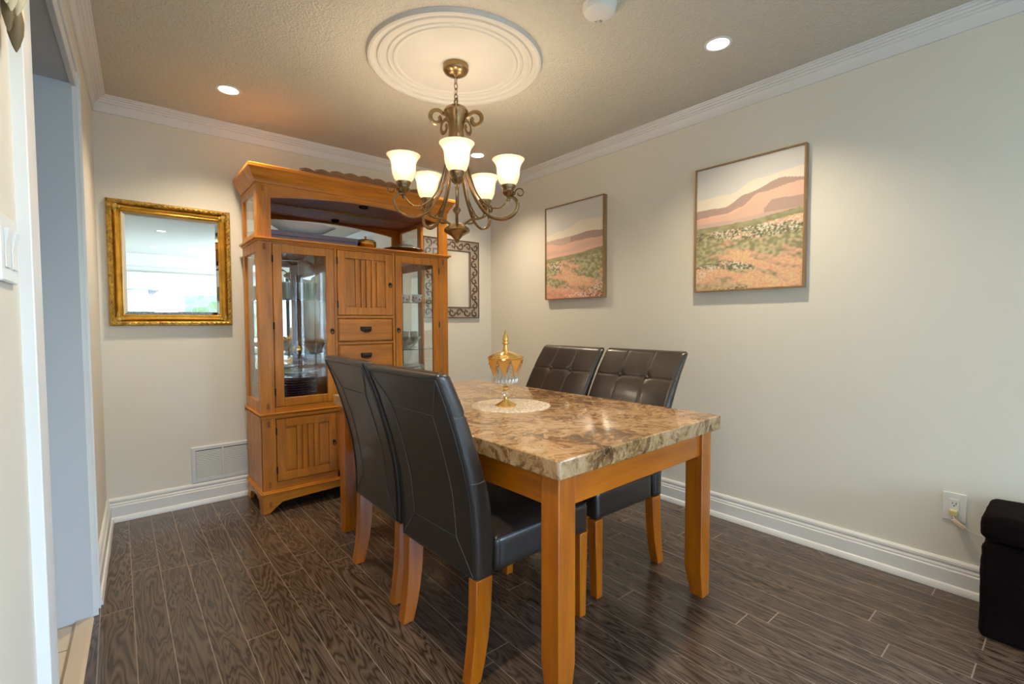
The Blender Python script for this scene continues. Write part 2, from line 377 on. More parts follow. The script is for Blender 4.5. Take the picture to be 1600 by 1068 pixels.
# ------------------------------------------------------------------ structure
def LX(y): return -.20-.031*(2.33-y)          # inner face of the (slightly out of square) left wall
OY0, OY1, OZ = 1.285, 2.335, 2.06              # doorway in it
struct(MB().box(-.16+.0, XR+.15, YF-.15, YB+.15, -.06, 0).add([(LX(YF-.15)-.01, YF-.15, -.06), (-.16, YF-.15, -.06), (-.16, YB+.15, -.06), (LX(YB)-.01, YB+.15, -.06),
      (LX(YF-.15)-.01, YF-.15, 0), (-.16, YF-.15, 0), (-.16, YB+.15, 0), (LX(YB)-.01, YB+.15, 0)], [(0,3,2,1),(4,5,6,7),(0,1,5,4),(2,3,7,6),(3,0,4,7)]).build('floor', MAT['floor'], smooth=0))
struct(MB().box(-1.8, XR+.15, YF-.15, YB+.15, CZ, CZ+.08).build('ceiling', MAT['ceiling'], smooth=0))
struct(MB().box(-1.8, XR+.15, YB, YB+.12, -.05, CZ).build('wall_back', MAT['wall'], smooth=0))
struct(MB().box(XR, XR+.12, SY1, YB, -.05, CZ).box(XR, XR+.12, YF-.12, SY0, -.05, CZ).box(XR, XR+.12, SY0, SY1, -.05, SZ0).box(XR, XR+.12, SY0, SY1, SZ1, CZ).build('wall_right', MAT['wall'], smooth=0))
WT = .14
def wseg(mb, y0, y1, z0, z1):
    a, b = LX(y0), LX(y1)
    return mb.loft([[(a, y0, z0), (a, y0, z1), (a-WT, y0, z1), (a-WT, y0, z0)], [(b, y1, z0), (b, y1, z1), (b-WT, y1, z1), (b-WT, y1, z0)]])
mb = MB(); wseg(mb, YF-.12, OY0, -.05, CZ); wseg(mb, OY1, YB, -.05, CZ); wseg(mb, OY0, OY1, OZ+.02, CZ)
struct(mb.build('wall_left', MAT['wall'], smooth=0))
# far living-room wall with picture window
mb = MB(); mb.box(-.6, WX0, YF-.12, YF, -.05, CZ).box(WX1, XR, YF-.12, YF, -.05, CZ).box(WX0, WX1, YF-.12, YF, -.05, WZ0).box(WX0, WX1, YF-.12, YF, WZ1, CZ)
struct(mb.build('wall_front', MAT['wall'], smooth=0))
struct(MB().box(LX(YF)+.002, XR-.002, YF+.002, YF+.35, 2.22, CZ-.002).build('trim_7', MAT['trim'], smooth=0))
wf = struct(bpy.data.objects.new('window_1', None)); COL.objects.link(wf); wf.location = (0, YF, 0)
mb = MB().frame(WX0-.07, WX1+.07, WZ0-.07, WZ1+.07, [(0, 0), (0, .02), (.07, .02), (.07, -.09), (.12, -.09), (.12, -.11), (.0, -.11)][:5]+[(.12, -.11), (.07, -.11)], 0, 1)
xm = .92; mb.box(xm-.04, xm+.04, -.10, -.04, WZ0+.04, WZ1-.04)
mb.build('window_frame', MAT['trim'], wf, 0)
MB().box(WX0, WX1, -.075, -.070, WZ0, WZ1).build('pane', MAT['glass'], wf, 0)
MB().box(WX0+.0, WX1-.0, .025, .075, WZ1-.22, WZ1+.10).box(xm+.05, WX1, .03, .036, WZ1-.30, WZ1-.215).build('roller_blind', MAT['trim'], wf, 0)

for nm, sx_, xw in (('added_window', 1, XR),):  # unseen window, added in the right wall to brighten the room
    w_ = struct(bpy.data.objects.new(nm, None)); COL.objects.link(w_); w_.location = (xw, (SY0+SY1)/2, 0)
    w_.rotation_euler = (0, 0, PI/2 if sx_ > 0 else -PI/2-.031)
    hw_ = (SY1-SY0)/2
    MB().frame(-hw_-.07, hw_+.07, SZ0-.07, SZ1+.07, [(0, 0), (0, .02), (.07, .02), (.07, -.06), (.12, -.06), (.12, -.09), (.07, -.09)], 0, 1).box(-.03, .03, -.09, -.05, SZ0+.04, SZ1-.04).build('window_frame', MAT['trim'], w_, 0)
    MB().box(-hw_, hw_, -.075, -.070, SZ0, SZ1).build('pane', MAT['glass'], w_, 0)
# hall beyond the doorway
struct(MB().loft([[(-1.8, .2, -.06), (LX(.2)-.0105, .2, -.06), (LX(.2)-.0105, .2, -.002), (-1.8, .2, -.002)], [(-1.8, YB, -.06), (LX(YB)-.0105, YB, -.06), (LX(YB)-.0105, YB, -.002), (-1.8, YB, -.002)]]).build('floor_hall', MAT['tile'], smooth=0))
struct(MB().box(-1.92, -1.8, .2, YB, -.05, CZ).box(-1.8, LX(.2)-WT, .1, .2, -.05, CZ).build('wall_hall', MAT['hall'], smooth=0))
# door lining, casing
mb = MB()
for y0, y1 in ((OY0, OY0+.018), (OY1-.018, OY1)):
    a = LX((y0+y1)/2); mb.box(a-WT-.004, a+.004, y0, y1, 0, OZ)
mb.loft([[(LX(OY0)+.004, OY0, OZ), (LX(OY0)+.004, OY0, OZ+.02), (LX(OY0)-WT-.004, OY0, OZ+.02), (LX(OY0)-WT-.004, OY0, OZ)], [(LX(OY1)+.004, OY1, OZ), (LX(OY1)+.004, OY1, OZ+.02), (LX(OY1)-WT-.004, OY1, OZ+.02), (LX(OY1)-WT-.004, OY1, OZ)]])
struct(mb.build('trim_1', MAT['hall'], smooth=0))
CW = .075
def casing(mb, y0, y1, z0, z1, t0=.012, t1=.02):
    a, b = LX(y0), LX(y1); mb.loft([[(a-.002, y0, z0), (a-.002, y0, z1), (a+t0, y0, z1), (a+t0, y0, z0)], [(b-.002, y1, z0), (b-.002, y1, z1), (b+t1, y1, z1), (b+t1, y1, z0)]])
mb = MB(); casing(mb, OY1-.004, OY1+.05, 0, OZ+.06, .02, .016); casing(mb, OY1+.05, OY1+CW, 0, OZ+CW, .024, .02)
casing(mb, OY0-.098, OY0-.06, 0, OZ+CW, .02, .024); casing(mb, OY0-.06, OY0+.004, 0, OZ+.06, .016, .02)
casing(mb, OY0-.06, OY1+.05, OZ-.004, OZ+.05, .016, .016); casing(mb, OY0-.098, OY1+CW, OZ+.05, OZ+CW+.015, .022, .022)
struct(mb.build('trim_2', MAT['trim'], smooth=0, bevel=.002))
a, b = LX(OY0), LX(OY1)
struct(MB().loft([[(a-.055, OY0+.018, 0), (a-.045, OY0+.018, .009), (a-.005, OY0+.018, .009), (a+.006, OY0+.018, .0)], [(b-.055, OY1-.018, 0), (b-.045, OY1-.018, .009), (b-.005, OY1-.018, .009), (b+.006, OY1-.018, 0)]]).build('trim_3', plain('beige_threshold', (.62, .50, .36, 1), .4), smooth=0))

# baseboards (profile: distance from wall, height)
BP = [(0, 0), (.030, 0), (.030, .012), (.024, .026), (.018, .030), (.018, .088), (.014, .094), (.015, .100), (.010, .110), (.013, .118), (.012, .128), (.006, .137), (0, .137)]
CP_ = [(0, 2.355), (.010, 2.355), (.014, 2.372), (.028, 2.392), (.034, 2.404), (.044, 2.406), (.046, 2.415), (.056, 2.417), (.058, 2.426), (.068, 2.428), (.070, CZ), (0, CZ)]
CP_ = [(0, 2.352), (.009, 2.352), (.012, 2.385), (.020, 2.400), (.027, 2.403), (.029, 2.411), (.038, 2.413), (.041, 2.421), (.050, 2.423), (.053, 2.430), (.060, 2.431), (.062, CZ), (0, CZ)]
def run(prof, name, kind, mat):
    if kind == 'back': r = [[(LX(YB), YB-d, z) for d, z in prof], [(XR, YB-d, z) for d, z in prof]]
    if kind == 'right': r = [[(XR-d, YF, z) for d, z in prof], [(XR-d, YB-.0, z) for d, z in prof]]
    if kind[0] == 'L': y0, y1 = kind[1:]; r = [[(LX(y0)+d, y0, z) for d, z in prof], [(LX(y1)+d, y1, z) for d, z in prof]]
    return struct(MB().loft(r).build(name, mat, smooth=25))
run(BP, 'baseboard_back', 'back', MAT['trim']); run(BP, 'baseboard_right', 'right', MAT['trim'])
run(BP, 'baseboard_left', ('L', OY1+CW, YB), MAT['trim']); run(BP, 'baseboard_left_near', ('L', YF, OY0-.098), MAT['trim'])
run(CP_, 'trim_4', 'back', MAT['trim']); run(CP_, 'trim_5', 'right', MAT['trim']); run(CP_, 'trim_6', ('L', YF, YB), MAT['trim'])

# ------------------------------------------------------------------ dining table
TR = math.radians(1.5); TO = Vector((.868, .806, 0))
tb = thing('dining_table', 'dining table with glossy brown marble top on square honey-brown wooden legs', 'table', TO, TR)
TW, TL = 1.008, 1.72
def cl_poly(x0, x1, y0, y1, c):
    return [(x0+c, y0), (x1-c, y0), (x1, y0+c), (x1, y1-c), (x1-c, y1), (x0+c, y1), (x0, y1-c), (x0, y0+c)]
MB().prism(cl_poly(0, TW, 0, TL, .006), 'z', .702, .76).build('tabletop', MAT['marble'], tb, bevel=.004)
def leg_mb(x0, x1, y0, y1, ix, iy):
    """square leg, tapered on its two inner faces below z=.17; ix, iy = side the taper is cut from"""
    mb = MB(); rings = []
    for z, k in ((0, .020), (.12, 0), (.7015, 0)):
        a0 = x0+(k if ix < 0 else 0); a1 = x1-(k if ix > 0 else 0); b0 = y0+(k if iy < 0 else 0); b1 = y1-(k if iy > 0 else 0)
        rings.append([(a0, b0, z), (a1, b0, z), (a1, b1, z), (a0, b1, z)])
    return mb.loft(rings)
LW = .074; LI = .014
for ax in (0, 1):
    for ay in (0, 1):
        x0 = LI if not ax else TW-.062-LW; y0 = LI if not ay else TL-.045-LW
        leg_mb(x0, x0+LW, y0, y0+LW, -1 if ax else 1, -1 if ay else 1).build('leg', MAT['legz'], tb, 20, .003)
x1 = TW-.062; y1 = TL-.045; ap = MB()
for y in (LI+.012, y1-.034): MB().box(LI+LW-.002, x1-LW+.002, y, y+.022, .605, .7015).build('apron', MAT['legx'], tb, 20, .002)
for x in (LI+.012, x1-.034): MB().box(x, x+.022, LI+LW-.002, y1-LW+.002, .605, .7015).build('apron', MAT['legy'], tb, 20, .002)

# ------------------------------------------------------------------ dining chairs
def make_chair(name, label, lean, depth, group, thin=0, hw0=.236):
    """facing +x; origin under the bottom rear corner of the back, centred on y"""
    t = thing(name, label, 'chair', group=group); HW = hw0
    k = lean/.14
    RZ = [(.335, .0), (.42, 0), (.50, -.004), (.60, -.016), (.70, -.040), (.80, -.070), (.90, -.104), (.985, -.14), (1.02, -.155)]
    TH = [(.335, .072), (.42, .078), (.50, .080), (.60, .077), (.70, .070), (.80, .064), (.90, .058), (1.02, .050)]
    def ip(T_, z):
        for (a, p), (b, q) in zip(T_, T_[1:]):
            if z <= b: s_ = (z-a)/(b-a); return p+(q-p)*max(0, min(1, s_))
        return T_[-1][1]
    def rear(z): return (ip(RZ, z-.02)+2*ip(RZ, z)+ip(RZ, z+.02))/4*k
    def th(z): return ip(TH, z)-thin
    ZT = 1.008; NV = 120; NU = 84; rings = []
    rows = (.872, .655)
    def tuft(y, z):
        d = 0
        for zz in rows: d = max(d, .0045*math.exp(-((z-zz)/.005)**2))
        if z > .45:
            vs_ = 1 if z > .872 else .35
            for yy in (-HW/3, HW/3): d = max(d, vs_*.0045*math.exp(-((y-yy)/.0045)**2))
            for zz in rows:
                for yy in (-HW/3, HW/3):
                    q = ((y-yy)**2+(z-zz)**2); d += .011*math.exp(-q/.0005)
        return d
    for i in range(NV+1):
        s_ = i/NV; z = .335+(ZT-.335)*s_
        e = 0
        rr = .016
        top = max(0, (z-(ZT-rr))/rr); bot = max(0, ((.335+.008)-z)/.008)
        e = rr*(1-math.sqrt(max(0, 1-top*top)))+.006*(1-math.sqrt(max(0, 1-bot*bot)))
        xr = rear(z)+e; xf = rear(z)+th(z)-e; hw = HW-e*.8; ring = []
        for j in range(NU+1):                       # front face, -y to +y
            y = -hw+2*hw*j/NU; u = abs(y)/hw
            bul = .006*(1-u**6); edge = .014*max(0, (u-.93)/.07)**2
            ring.append((xf+bul-edge-tuft(y, z), y, z))
        for j in range(1, 6):                       # side
            q = j/6; ring.append((xf-.014+(xr+.004-xf+.014)*q, hw-(.0+.002*math.sin(q*PI)*-1), z))
        for j in range(NU+1):                       # rear face back
            y = hw-2*hw*j/NU; u = abs(y)/hw
            ring.append((xr-.003*(1-u**6)+.004*max(0, (u-.97)/.03), y, z))
        for j in range(1, 6):
            q = j/6; ring.append((xr+.004+(xf-.014-xr-.004)*q, -hw-.002*math.sin(q*PI), z))
        rings.append(ring)
    MB().loft(rings).build('backrest', MAT['leather'], t, 60)
    # stitched panel on the rear, piping round its edge
    pp = MB(); o_ = .0045
    def P(y, z): return (rear(z)-o_, y, z)
    def line(p, q, n=14): return [P(p[0]+(q[0]-p[0])*i/n, p[1]+(q[1]-p[1])*i/n) for i in range(n+1)]
    A, B, C_, D = (-HW+.012, .345), (HW-.012, .345), (HW-.012, .988), (-HW+.012, .988)
    a, b, c, d = (-.135, .45), (.135, .45), (.135, .865), (-.135, .865)
    st = MB()
    for p, q in ((a, b), (b, c), (c, d), (d, a), (A, a), (B, b), (C_, c), (D, d)): st.tube(line(p, q), .0013, 5)
    for zz in rows:
        for sy in (-1, 1): st.tube([(rear(zz)+.006+(th(zz)-.016)*i/8, sy*(HW+.0012), zz-.004*math.sin(PI*i/8)) for i in range(9)], .0012, 5)
    st.build('stitching', MAT['stitch'], t)
    pts = []
    for p, q in ((A, B), (B, C_), (C_, D), (D, A)): pts += line(p, q, 20)[:-1]
    pts.append(pts[0]); pts = [(x+.003, y, z) for x, y, z in pts]; pp.tube(pts, .0035, 6); pp.build('piping', MAT['leatherseam'], t)
    for zz in rows:
        for yy in (-HW/3, HW/3):
            MB().sphere((rear(zz)+th(zz)-.006, yy, zz), .0125, 14, (.6, 1, 1)).build('button', MAT['leather'], t)
    # seat
    def dsp(p):
        return Vector((0, 0, 0))
    rbox(.078, depth, -HW-.002, HW+.002, .335, .452, .018, (22, 22, 10), .030).build('seat', MAT['leather'], t, 60)
    sp_ = MB(); z_ = .449
    e_ = HW+.0015; path = [(.085, -e_, z_), (depth-.03, -e_, z_), (depth-.006, -e_+.007, z_), (depth-.0005, -e_+.035, z_), (depth-.0005, e_-.035, z_), (depth-.006, e_-.007, z_), (depth-.03, e_, z_), (.085, e_, z_)]
    sp_.tube(path, .003, 6); sp_.build('piping', MAT['leatherseam'], t)
    for sy in (-1, 1):
        # rear leg, sweeping back at the foot
        rg = []
        for z, x0, w in ((0, -.028, .046), (.06, -.017, .052), (.13, -.008, .058), (.22, -.001, .063), (.334, .002, .066)):
            y0, y1_ = (sy*(HW-.002), sy*(HW-.046)); ya, yb = min(y0, y1_), max(y0, y1_)
            rg.append([(x0, ya, z), (x0+w, ya, z), (x0+w, yb, z), (x0, yb, z)])
        MB().loft(rg).build('leg', MAT['legz'], t, 40, .003)
        rg = []
        for z, w in ((0, .036), (.334, .046)):
            xa = depth-.045+.0; ya, yb = sorted((sy*(HW-.002), sy*(HW-.002-w)))
            rg.append([(xa, ya, z), (xa+w, ya, z), (xa+w, yb, z), (xa, yb, z)])
        MB().loft(rg).build('leg', MAT['legz'], t, 40, .003)
    return t
GL = 'dining chairs pushed in along the near long side of the table'; GR = 'dining chairs pushed in along the wall side of the table'
A = make_chair('dining_chair', 'dark leather dining chair seen from behind, nearest the camera beside the table leg', .135, .552, GL)
A.location = (.752, 1.300, 0); A.rotation_euler.z = math.radians(2.0)
B = copy_tree(A); B.location = (.776, 1.862, 0); B.rotation_euler.z = math.radians(-1.0)
B['label'] = 'dark leather dining chair seen from behind, second along, closer to the cabinet'
C_ = make_chair('dining_chair', 'dark leather dining chair facing the camera, right one of the wall side pair', .22, .475, GR, .018, .250)
C_.location = (1.882, 1.372, 0); C_.rotation_euler.z = PI
D = copy_tree(C_); D.location = (1.862, 1.886, 0); D.rotation_euler.z = PI-math.radians(1)
D['label'] = 'dark leather dining chair facing the camera, left one behind the gold candy jar'

# ------------------------------------------------------------------ lace mat and candy jar
dc = (1.345, 1.60); mb = MB(); n = 96; rings = []
for r, z in ((.001, .7635), (.08, .7635), (.150, .7635), (.185, .7632), (.187, .7605)):
    rings.append([(r*(1+(.018*abs(math.sin(k*PI/8)) if r > .18 else 0))*math.cos(2*PI*k/n), r*(1+(.018*abs(math.sin(k*PI/8)) if r > .18 else 0))*math.sin(2*PI*k/n), z) for k in range(n)])
mt = mb.loft(rings).build('lace_doily', MAT['lace'], smooth=60); mt.location = (*dc, 0)
tag(mt, 'round cream lace doily lying on the marble table under the gold jar', 'doily')
jar = thing('candy_jar', 'tall footed crystal candy jar with gold decoration and pointed gold lid on the doily', 'jar', (1.313, 1.597, .7637))
MB().lathe([(.001, 0), (.050, 0), (.051, .006), (.040, .012), (.020, .022), (.010, .032), (.009, .042)], n=32, cap=True).build('foot', MAT['gold'], jar)
MB().sphere((0, 0, .057), .022, 16, (1, 1, .75)).build('stem_knob', MAT['crystal'], jar, 0)
MB().lathe([(.009, .070), (.013, .074), (.010, .080), (.014, .088), (.010, .094)], n=24, cap=True).build('collar', MAT['gold'], jar)
def flute(t_, h): return 1+.035*abs(math.cos(6*t_))
MB().lathe([(.010, .094), (.030, .098), (.043, .108), (.050, .122), (.052, .132), (.062, .165), (.073, .205), (.078, .222), (.074, .222), (.066, .19), (.050, .14), (.030, .105)], n=72, wob=flute).build('bowl', MAT['crystal'], jar, 30)
g = MB()                                           # gold diamonds and triangles round the bowl
for q in range(8):
    t0 = 2*PI*q/8
    def R_(h): return .0545+(h-.132)*.0255/.09*1.0+.001
    def pt(dt, h): rr = (R_(h)+.0015)*flute(t0+dt, h); return (rr*math.cos(t0+dt), rr*math.sin(t0+dt), h)
    tri = [pt(-.36, .218), pt(-.18, .219), pt(0, .220), pt(.18, .219), pt(.36, .218), pt(.17, .180), pt(0, .142), pt(-.17, .180)]
    inn = [tuple(c_*.93 if i < 2 else c_ for i, c_ in enumerate(p)) for p in tri]
    g.loft([tri, inn])
    for hh, dt in ((.200, .39),): g.sphere(pt(dt, hh), .006, 8); g.sphere(pt(dt, hh-.018), .0045, 8)
g.torus((0, 0, .222), .079, .003, 48, 6); g.build('gold_decoration', MAT['gold'], jar, 20)
rw = MB()
for q in range(20):
    t0 = 2*PI*q/20; rw.sphere((.054*math.cos(t0), .054*math.sin(t0), .124), .009, 8, (.6, .6, 1.6))
rw.build('crystal_rib', MAT['crystal'], jar, 0)
lid = MB().lathe([(.080, .225), (.082, .229), (.072, .238), (.052, .247), (.031, .254), (.015, .259), (.012, .270), (.009, .288), (.016, .296), (.016, .301), (.009, .306), (.014, .312), (.011, .330), (.005, .345), (.001, .358)], n=48, wob=lambda t_, h: 1+(.05*abs(math.cos(6*t_)) if h < .26 else 0)).build('lid', MAT['gold'], jar, 40)

# ------------------------------------------------------------------ china cabinet
CX0, CX1, CY0, CY1 = .557, 1.868, 2.985, 3.405     # body
CM = (CX0+CX1)/2
cb = thing('china_cabinet', 'tall honey-coloured wooden china cabinet with glass doors, carved crest and arched open shelf', 'cabinet', (CM, CY0, 0))
def X(x): return x-CM
def Y(y): return y-CY0
D_ = CY1-CY0
x0, x1 = CX0-CM, CX1-CM; SW = .078                 # stile width
cx0, cx1 = X(1.022), X(1.412)                      # centre bay
oz, oxm, oy = MAT['oakz'], MAT['oakx'], MAT['oaky']
# base with bracket feet
mb = MB()
def bracket(xa, xb, z1=.118, foot=.075, arch=.052):
    w = xb-xa; P_ = [(xa, z1), (xa, 0), (xa+foot*.8, 0), (xa+foot, .030)]
    for i in range(11):
        s_ = i/10; P_.append((xa+foot+.01+(w-2*foot-.02)*s_, .052+(arch-.03)*math.sin(PI*s_)**.6))
    P_ += [(xb-foot, .030), (xb-foot*.8, 0), (xb, 0), (xb, z1)]
    return P_
def strip(poly_top, poly_bot, axis, a, b):
    pass
def bracket_boxes(mb, along, c0, c1, t0, t1):
    """arched skirt as a row of slim blocks from floor/arch to z .118"""
    n_ = 36; w = c1-c0; prof = []
    for i in range(n_+1):
        s_ = i/n_; d = min(s_, 1-s_)*w
        if d < .062: z = 0
        elif d < .082: z = .055*(d-.062)/.02
        else: z = .055+.026*min(1, (d-.082)/(w/2-.082+1e-6))**.7
        prof.append((c0+w*s_, z))
    r = []
    for c_, z in prof:
        r.append([(c_, t0, z), (c_, t1, z), (c_, t1, .118), (c_, t0, .118)] if along == 'x' else [(t0, c_, z), (t1, c_, z), (t1, c_, .118), (t0, c_, .118)])
    mb.loft(r)
bracket_boxes(mb, 'x', x0-.004, x1+.004, -.004, .018)
mb.build('bracket_base', oxm, cb, 30, .002)
for xa in (x0-.004, x1-.018): mb = MB(); bracket_boxes(mb, 'y', .0185, D_, xa, xa+.022); mb.build('bracket_base', oy, cb, 30, .002)
MB().box(x0-.014, x1+.014, -.014, D_, .1185, .130).box(x0-.008, x1+.008, -.008, D_, .130, .138).build('base_molding', oxm, cb, 0, .003)
# carcass: lower case, waist, upper case posts, hutch posts
mb = MB()
mb.box(x0, x0+.018, SW*0+.0, D_, .138, .580).box(x1-.018, x1, 0, D_, .138, .580)
for xa, xb in ((x0, x0+SW), (x1-SW, x1)):
    mb.box(xa, xb, -.0005, .020, .138, .580)
    mb.box(xa, xb, 0, .022, .612, 1.645)
    mb.box(xa, xb, 0, .022, 1.668, 1.985)
for xa in (x0, x1-.022):
    mb.box(xa, xa+.022, .0221, .062, .612, 1.645); mb.box(xa, xa+.022, D_-.05, D_, .612, 1.645)
    mb.box(xa, xa+.022, .0221, .062, 1.668, 1.985); mb.box(xa, xa+.022, D_-.05, D_, 1.668, 1.985)
    mb.box(xa, xa+.022, .062, D_-.05, .612, .680); mb.box(xa, xa+.022, .062, D_-.05, 1.585, 1.645)
    mb.box(xa, xa+.022, .062, D_-.05, 1.668, 1.70); mb.box(xa, xa+.022, .062, D_-.05, 1.935, 1.985)
for xa in (cx0-.018, cx1):                         # dividers either side of the centre bay
    mb.box(xa, xa+.018, .0, D_-.02, .612, 1.645); mb.box(xa, xa+.018, 0, D_-.02, .138, .580)
mb.build('carcass', oz, cb, 0, .002)
RL = [(x0+SW, x1-SW, .138, .185), (x0+SW, x1-SW, .572, .580), (x0+SW, cx0-.018, .612, .645), (cx1+.018, x1-SW, .612, .645), (x0+SW, cx0-.018, 1.636, 1.645), (cx1+.018, x1-SW, 1.636, 1.645)]
RL += [(cx0, cx1, za, zb) for za, zb in ((.612, .640), (.826, .850), (1.012, 1.030), (1.188, 1.206), (1.636, 1.645))]
for xa, xb, za, zb in RL: MB().box(xa, xb, 0, .020, za, zb).build('rail', oxm, cb, 0, .0015)
MB().box(x0+.018, x1-.018, .0205, D_-.012, .16, .178).build('lower_shelf', oxm, cb, 0)
MB().box(x0-.012, x1+.012, -.012, D_, .580, .594).box(x0-.006, x1+.006, -.006, D_, .594, .603).box(x0-.014, x1+.014, -.016, D_, .603, .612).build('waist_molding', oxm, cb, 0, .003)
MB().box(x0-.010, x1+.010, -.010, D_, 1.645, 1.655).box(x0-.020, x1+.020, -.022, D_, 1.655, 1.668).build('shelf_molding', oxm, cb, 0, .003)
# arched top rail
r = []
for i in range(31):
    s_ = i/30; xx = x0+SW+(x1-x0-2*SW)*s_; z = 1.905+.048*math.sin(PI*s_)**.85
    r.append([(xx, 0, z), (xx, .022, z), (xx, .022, 1.985), (xx, 0, 1.985)])
MB().loft(r).build('arched_rail', oxm, cb, 30, .001)
MB().box(x0+.023, x1-.023, .023, D_-.02, 1.968, 1.985).build('top_panel', MAT['oakred'], cb, 0)
MB().lathe([(.030, 0), (.034, .004), (.034, .012), (.0, .012)], (X(1.26), .12, 1.956), 24).build('puck_light', MAT['bronzedark'], cb)
MB().box(x0+.018, x1-.018, D_-.012, D_-.002, .138, 1.99).build('back_panel', oz, cb, 0)
MB().box(x0+.023, x1-.023, D_-.018, D_-.0125, 1.669, 1.96).build('mirror_panel', MAT['mirror'], cb, 0)
MB().box(x0+.023, cx0-.019, D_-.018, D_-.0125, .64, 1.64).build('mirror_panel', MAT['mirror'], cb, 0)
MB().box(cx1+.019, x1-.023, D_-.018, D_-.0125, .64, 1.64).build('mirror_panel', MAT['mirror'], cb, 0)
mb = MB().box(x0+.0225, x1-.0225, .0225, D_-.019, .613, .628); mb.build('bottom_shelf', oxm, cb, 0)
for xa, xb in ((x0+.024, cx0-.020), (cx1+.020, x1-.024)):
    for z in (.955, 1.298): MB().box(xa, xb, .030, D_-.022, z, z+.008).build('glass_shelf', MAT['shelfglass'], cb, 0)
for xa in (x0+.009, x1-.013):
    for za, zb in ((.675, 1.59), (1.695, 1.94)): MB().box(xa, xa+.004, .058, D_-.046, za, zb).build('side_pane', MAT['glass'], cb, 0)
# crown with coved sides: mitred loft of a profile (out, z)
prof = [(-.002, 1.985), (.006, 1.985), (.010, 2.000), (.020, 2.018), (.030, 2.030), (.036, 2.050), (.048, 2.064), (.048, 2.080), (.040, 2.086)]
r = [[(x0-d, -d, z), (x1+d, -d, z), (x1+d, D_, z), (x0-d, D_, z)] for d, z in prof]
MB().loft(r).build('crown', oxm, cb, 25)
# carved crest: overlapping scallops rising to the middle
mb = MB(); ns = 9; cwid = .84; base = 2.0855
def env(s_): return .006+.040*math.sin(PI*s_)**.8
poly = [(-cwid/2, base)]
for i in range(ns):
    for j in range(9):
        s_ = (i+j/8)/ns; poly.append((-cwid/2+cwid*s_, base+env(s_)*.72+.011*math.sin(PI*j/8)))
poly.append((cwid/2, base)); 
rr_ = [[(x, -.032, base), (x, -.006, base), (x, -.006, max(z, base+.001)), (x, -.032, max(z, base+.001))] for x, z in poly]
mb.loft(rr_)
for i in range(ns):
    for rad in (1.0, .62):
        pts = []
        for j in range(9):
            s_ = (i+.5+(j/8-.5)*rad)/ns; sc_ = (i+.5)/ns
            pts.append((-cwid/2+cwid*s_, -.034, base+env(sc_)*.72*(.35+.65*rad)+.011*math.sin(PI*j/8)*1.1-(.006 if rad < 1 else 0)))
        mb.tube(pts, .0028, 6)
mb.build('carved_crest', MAT['oakdark'], cb, 40)
# little raised keys on the stiles
for xs_ in (x0+SW*.5, x1-SW*.5):
    for z in (.055, .175, .545, .655, 1.615, 1.955):
        MB().box(xs_-.007, xs_+.007, -.0075, .001, z-.018, z+.018).build('wooden_key', MAT['oakkey'], cb, 0, .002)
# handles
def ring_pull(par, x, z, y=-.003):
    mb = MB().lathe([(.001, .006), (.010, .006), (.011, .003), (.011, 0)], (x, y, z+.006), 16, axis='y'); mb.torus((x, y-.008, z-.004), .013, .0028, 18, 6, 'y', (.8, 1.1))
    mb.sphere((x, y-.008, z+.009), .005, 8); return mb.build('handle', MAT['bronzedark'], par)
def cup_pull(par, x, z, y=-.003):
    mb = MB().box(x-.040, x+.040, y-.002, y, z-.004, z+.020); rg = []
    for i in range(13):
        t_ = -PI/2+PI*i/12; hx = .036*math.sin(t_); dp = .020*math.cos(t_)
        rg.append([(x+hx, y-.002, z+.016), (x+hx, y-.002-dp*.7, z+.014), (x+hx, y-.002-dp, z+.004), (x+hx, y-.002-dp*.8, z-.010), (x+hx, y-.002-dp*.75, z-.010), (x+hx, y-.002-dp*.9, z+.004), (x+hx, y-.002-dp*.6, z+.011), (x+hx, y-.002, z+.013)])
    mb.loft(rg); mb.torus((x, y-.012, z-.009), .026, .0022, 20, 6, 'y', (1, .35)); return mb.build('handle', MAT['bronzedark'], par)
def hinge(par, x, zs, y=-.002):
    for z in zs: MB().tube([(x, y-.003, z-.022), (x, y-.003, z+.022)], .0045, 8).build('hinge', MAT['bronzedark'], par)
def panel_door(xa, xb, za, zb, pull, glass=False, hingeside=-1, st=.055):
    e = .003; xa += e; xb -= e; za += e; zb -= e; y0_, y1_ = -.004, .0175
    mb = MB().box(xa, xa+st, y0_, y1_, za, zb).box(xb-st, xb, y0_, y1_, za, zb).box(xa+st, xb-st, y0_, y1_, za, za+st).box(xa+st, xb-st, y0_, y1_, zb-st, zb)
    dr = mb.build('door', oz, cb, 0, .0022)
    if glass:
        MB().box(xa+st-.002, xb-st+.002, .006, .010, za+st-.002, zb-st+.002).build('pane', MAT['glass'], dr, 0)
    else:
        pw = xb-xa-2*st; mb = MB().box(xa+st, xb-st, .0115, .0155, za+st, zb-st)
        for f in (.30, .435, .565, .70): c_ = xa+st+pw*f; mb.box(c_-pw*.05, c_-pw*.05+pw*.085, -.001, .0115, za+st+.001, zb-st-.001)
        mb.box(xa+st+.0005, xa+st+pw*.24, .003, .0115, za+st+.012, zb-st-.012).box(xb-st-pw*.22, xb-st-.0005, .003, .0115, za+st+.012, zb-st-.012)
        mb.build('slatted_panel', oz, dr, 0, .0012)
    hx = xb-.018 if pull > 0 else xa+.018
    ring_pull(dr, hx, {True: 1.105, False: (za+zb)/2}[glass], y0_)
    hinge(dr, xa-.001 if hingeside < 0 else xb+.001, (zb-.09, (za+zb)/2, za+.09) if glass else (zb-.07, za+.07), y0_+.002)
    return dr
panel_door(x0+SW, cx0-.018, .645, 1.636, 1, True, -1, .050)
panel_door(cx1+.018, x1-SW, .645, 1.636, -1, True, 1, .050)
panel_door(cx0, cx1, 1.206, 1.636, 1, False, -1, .050)
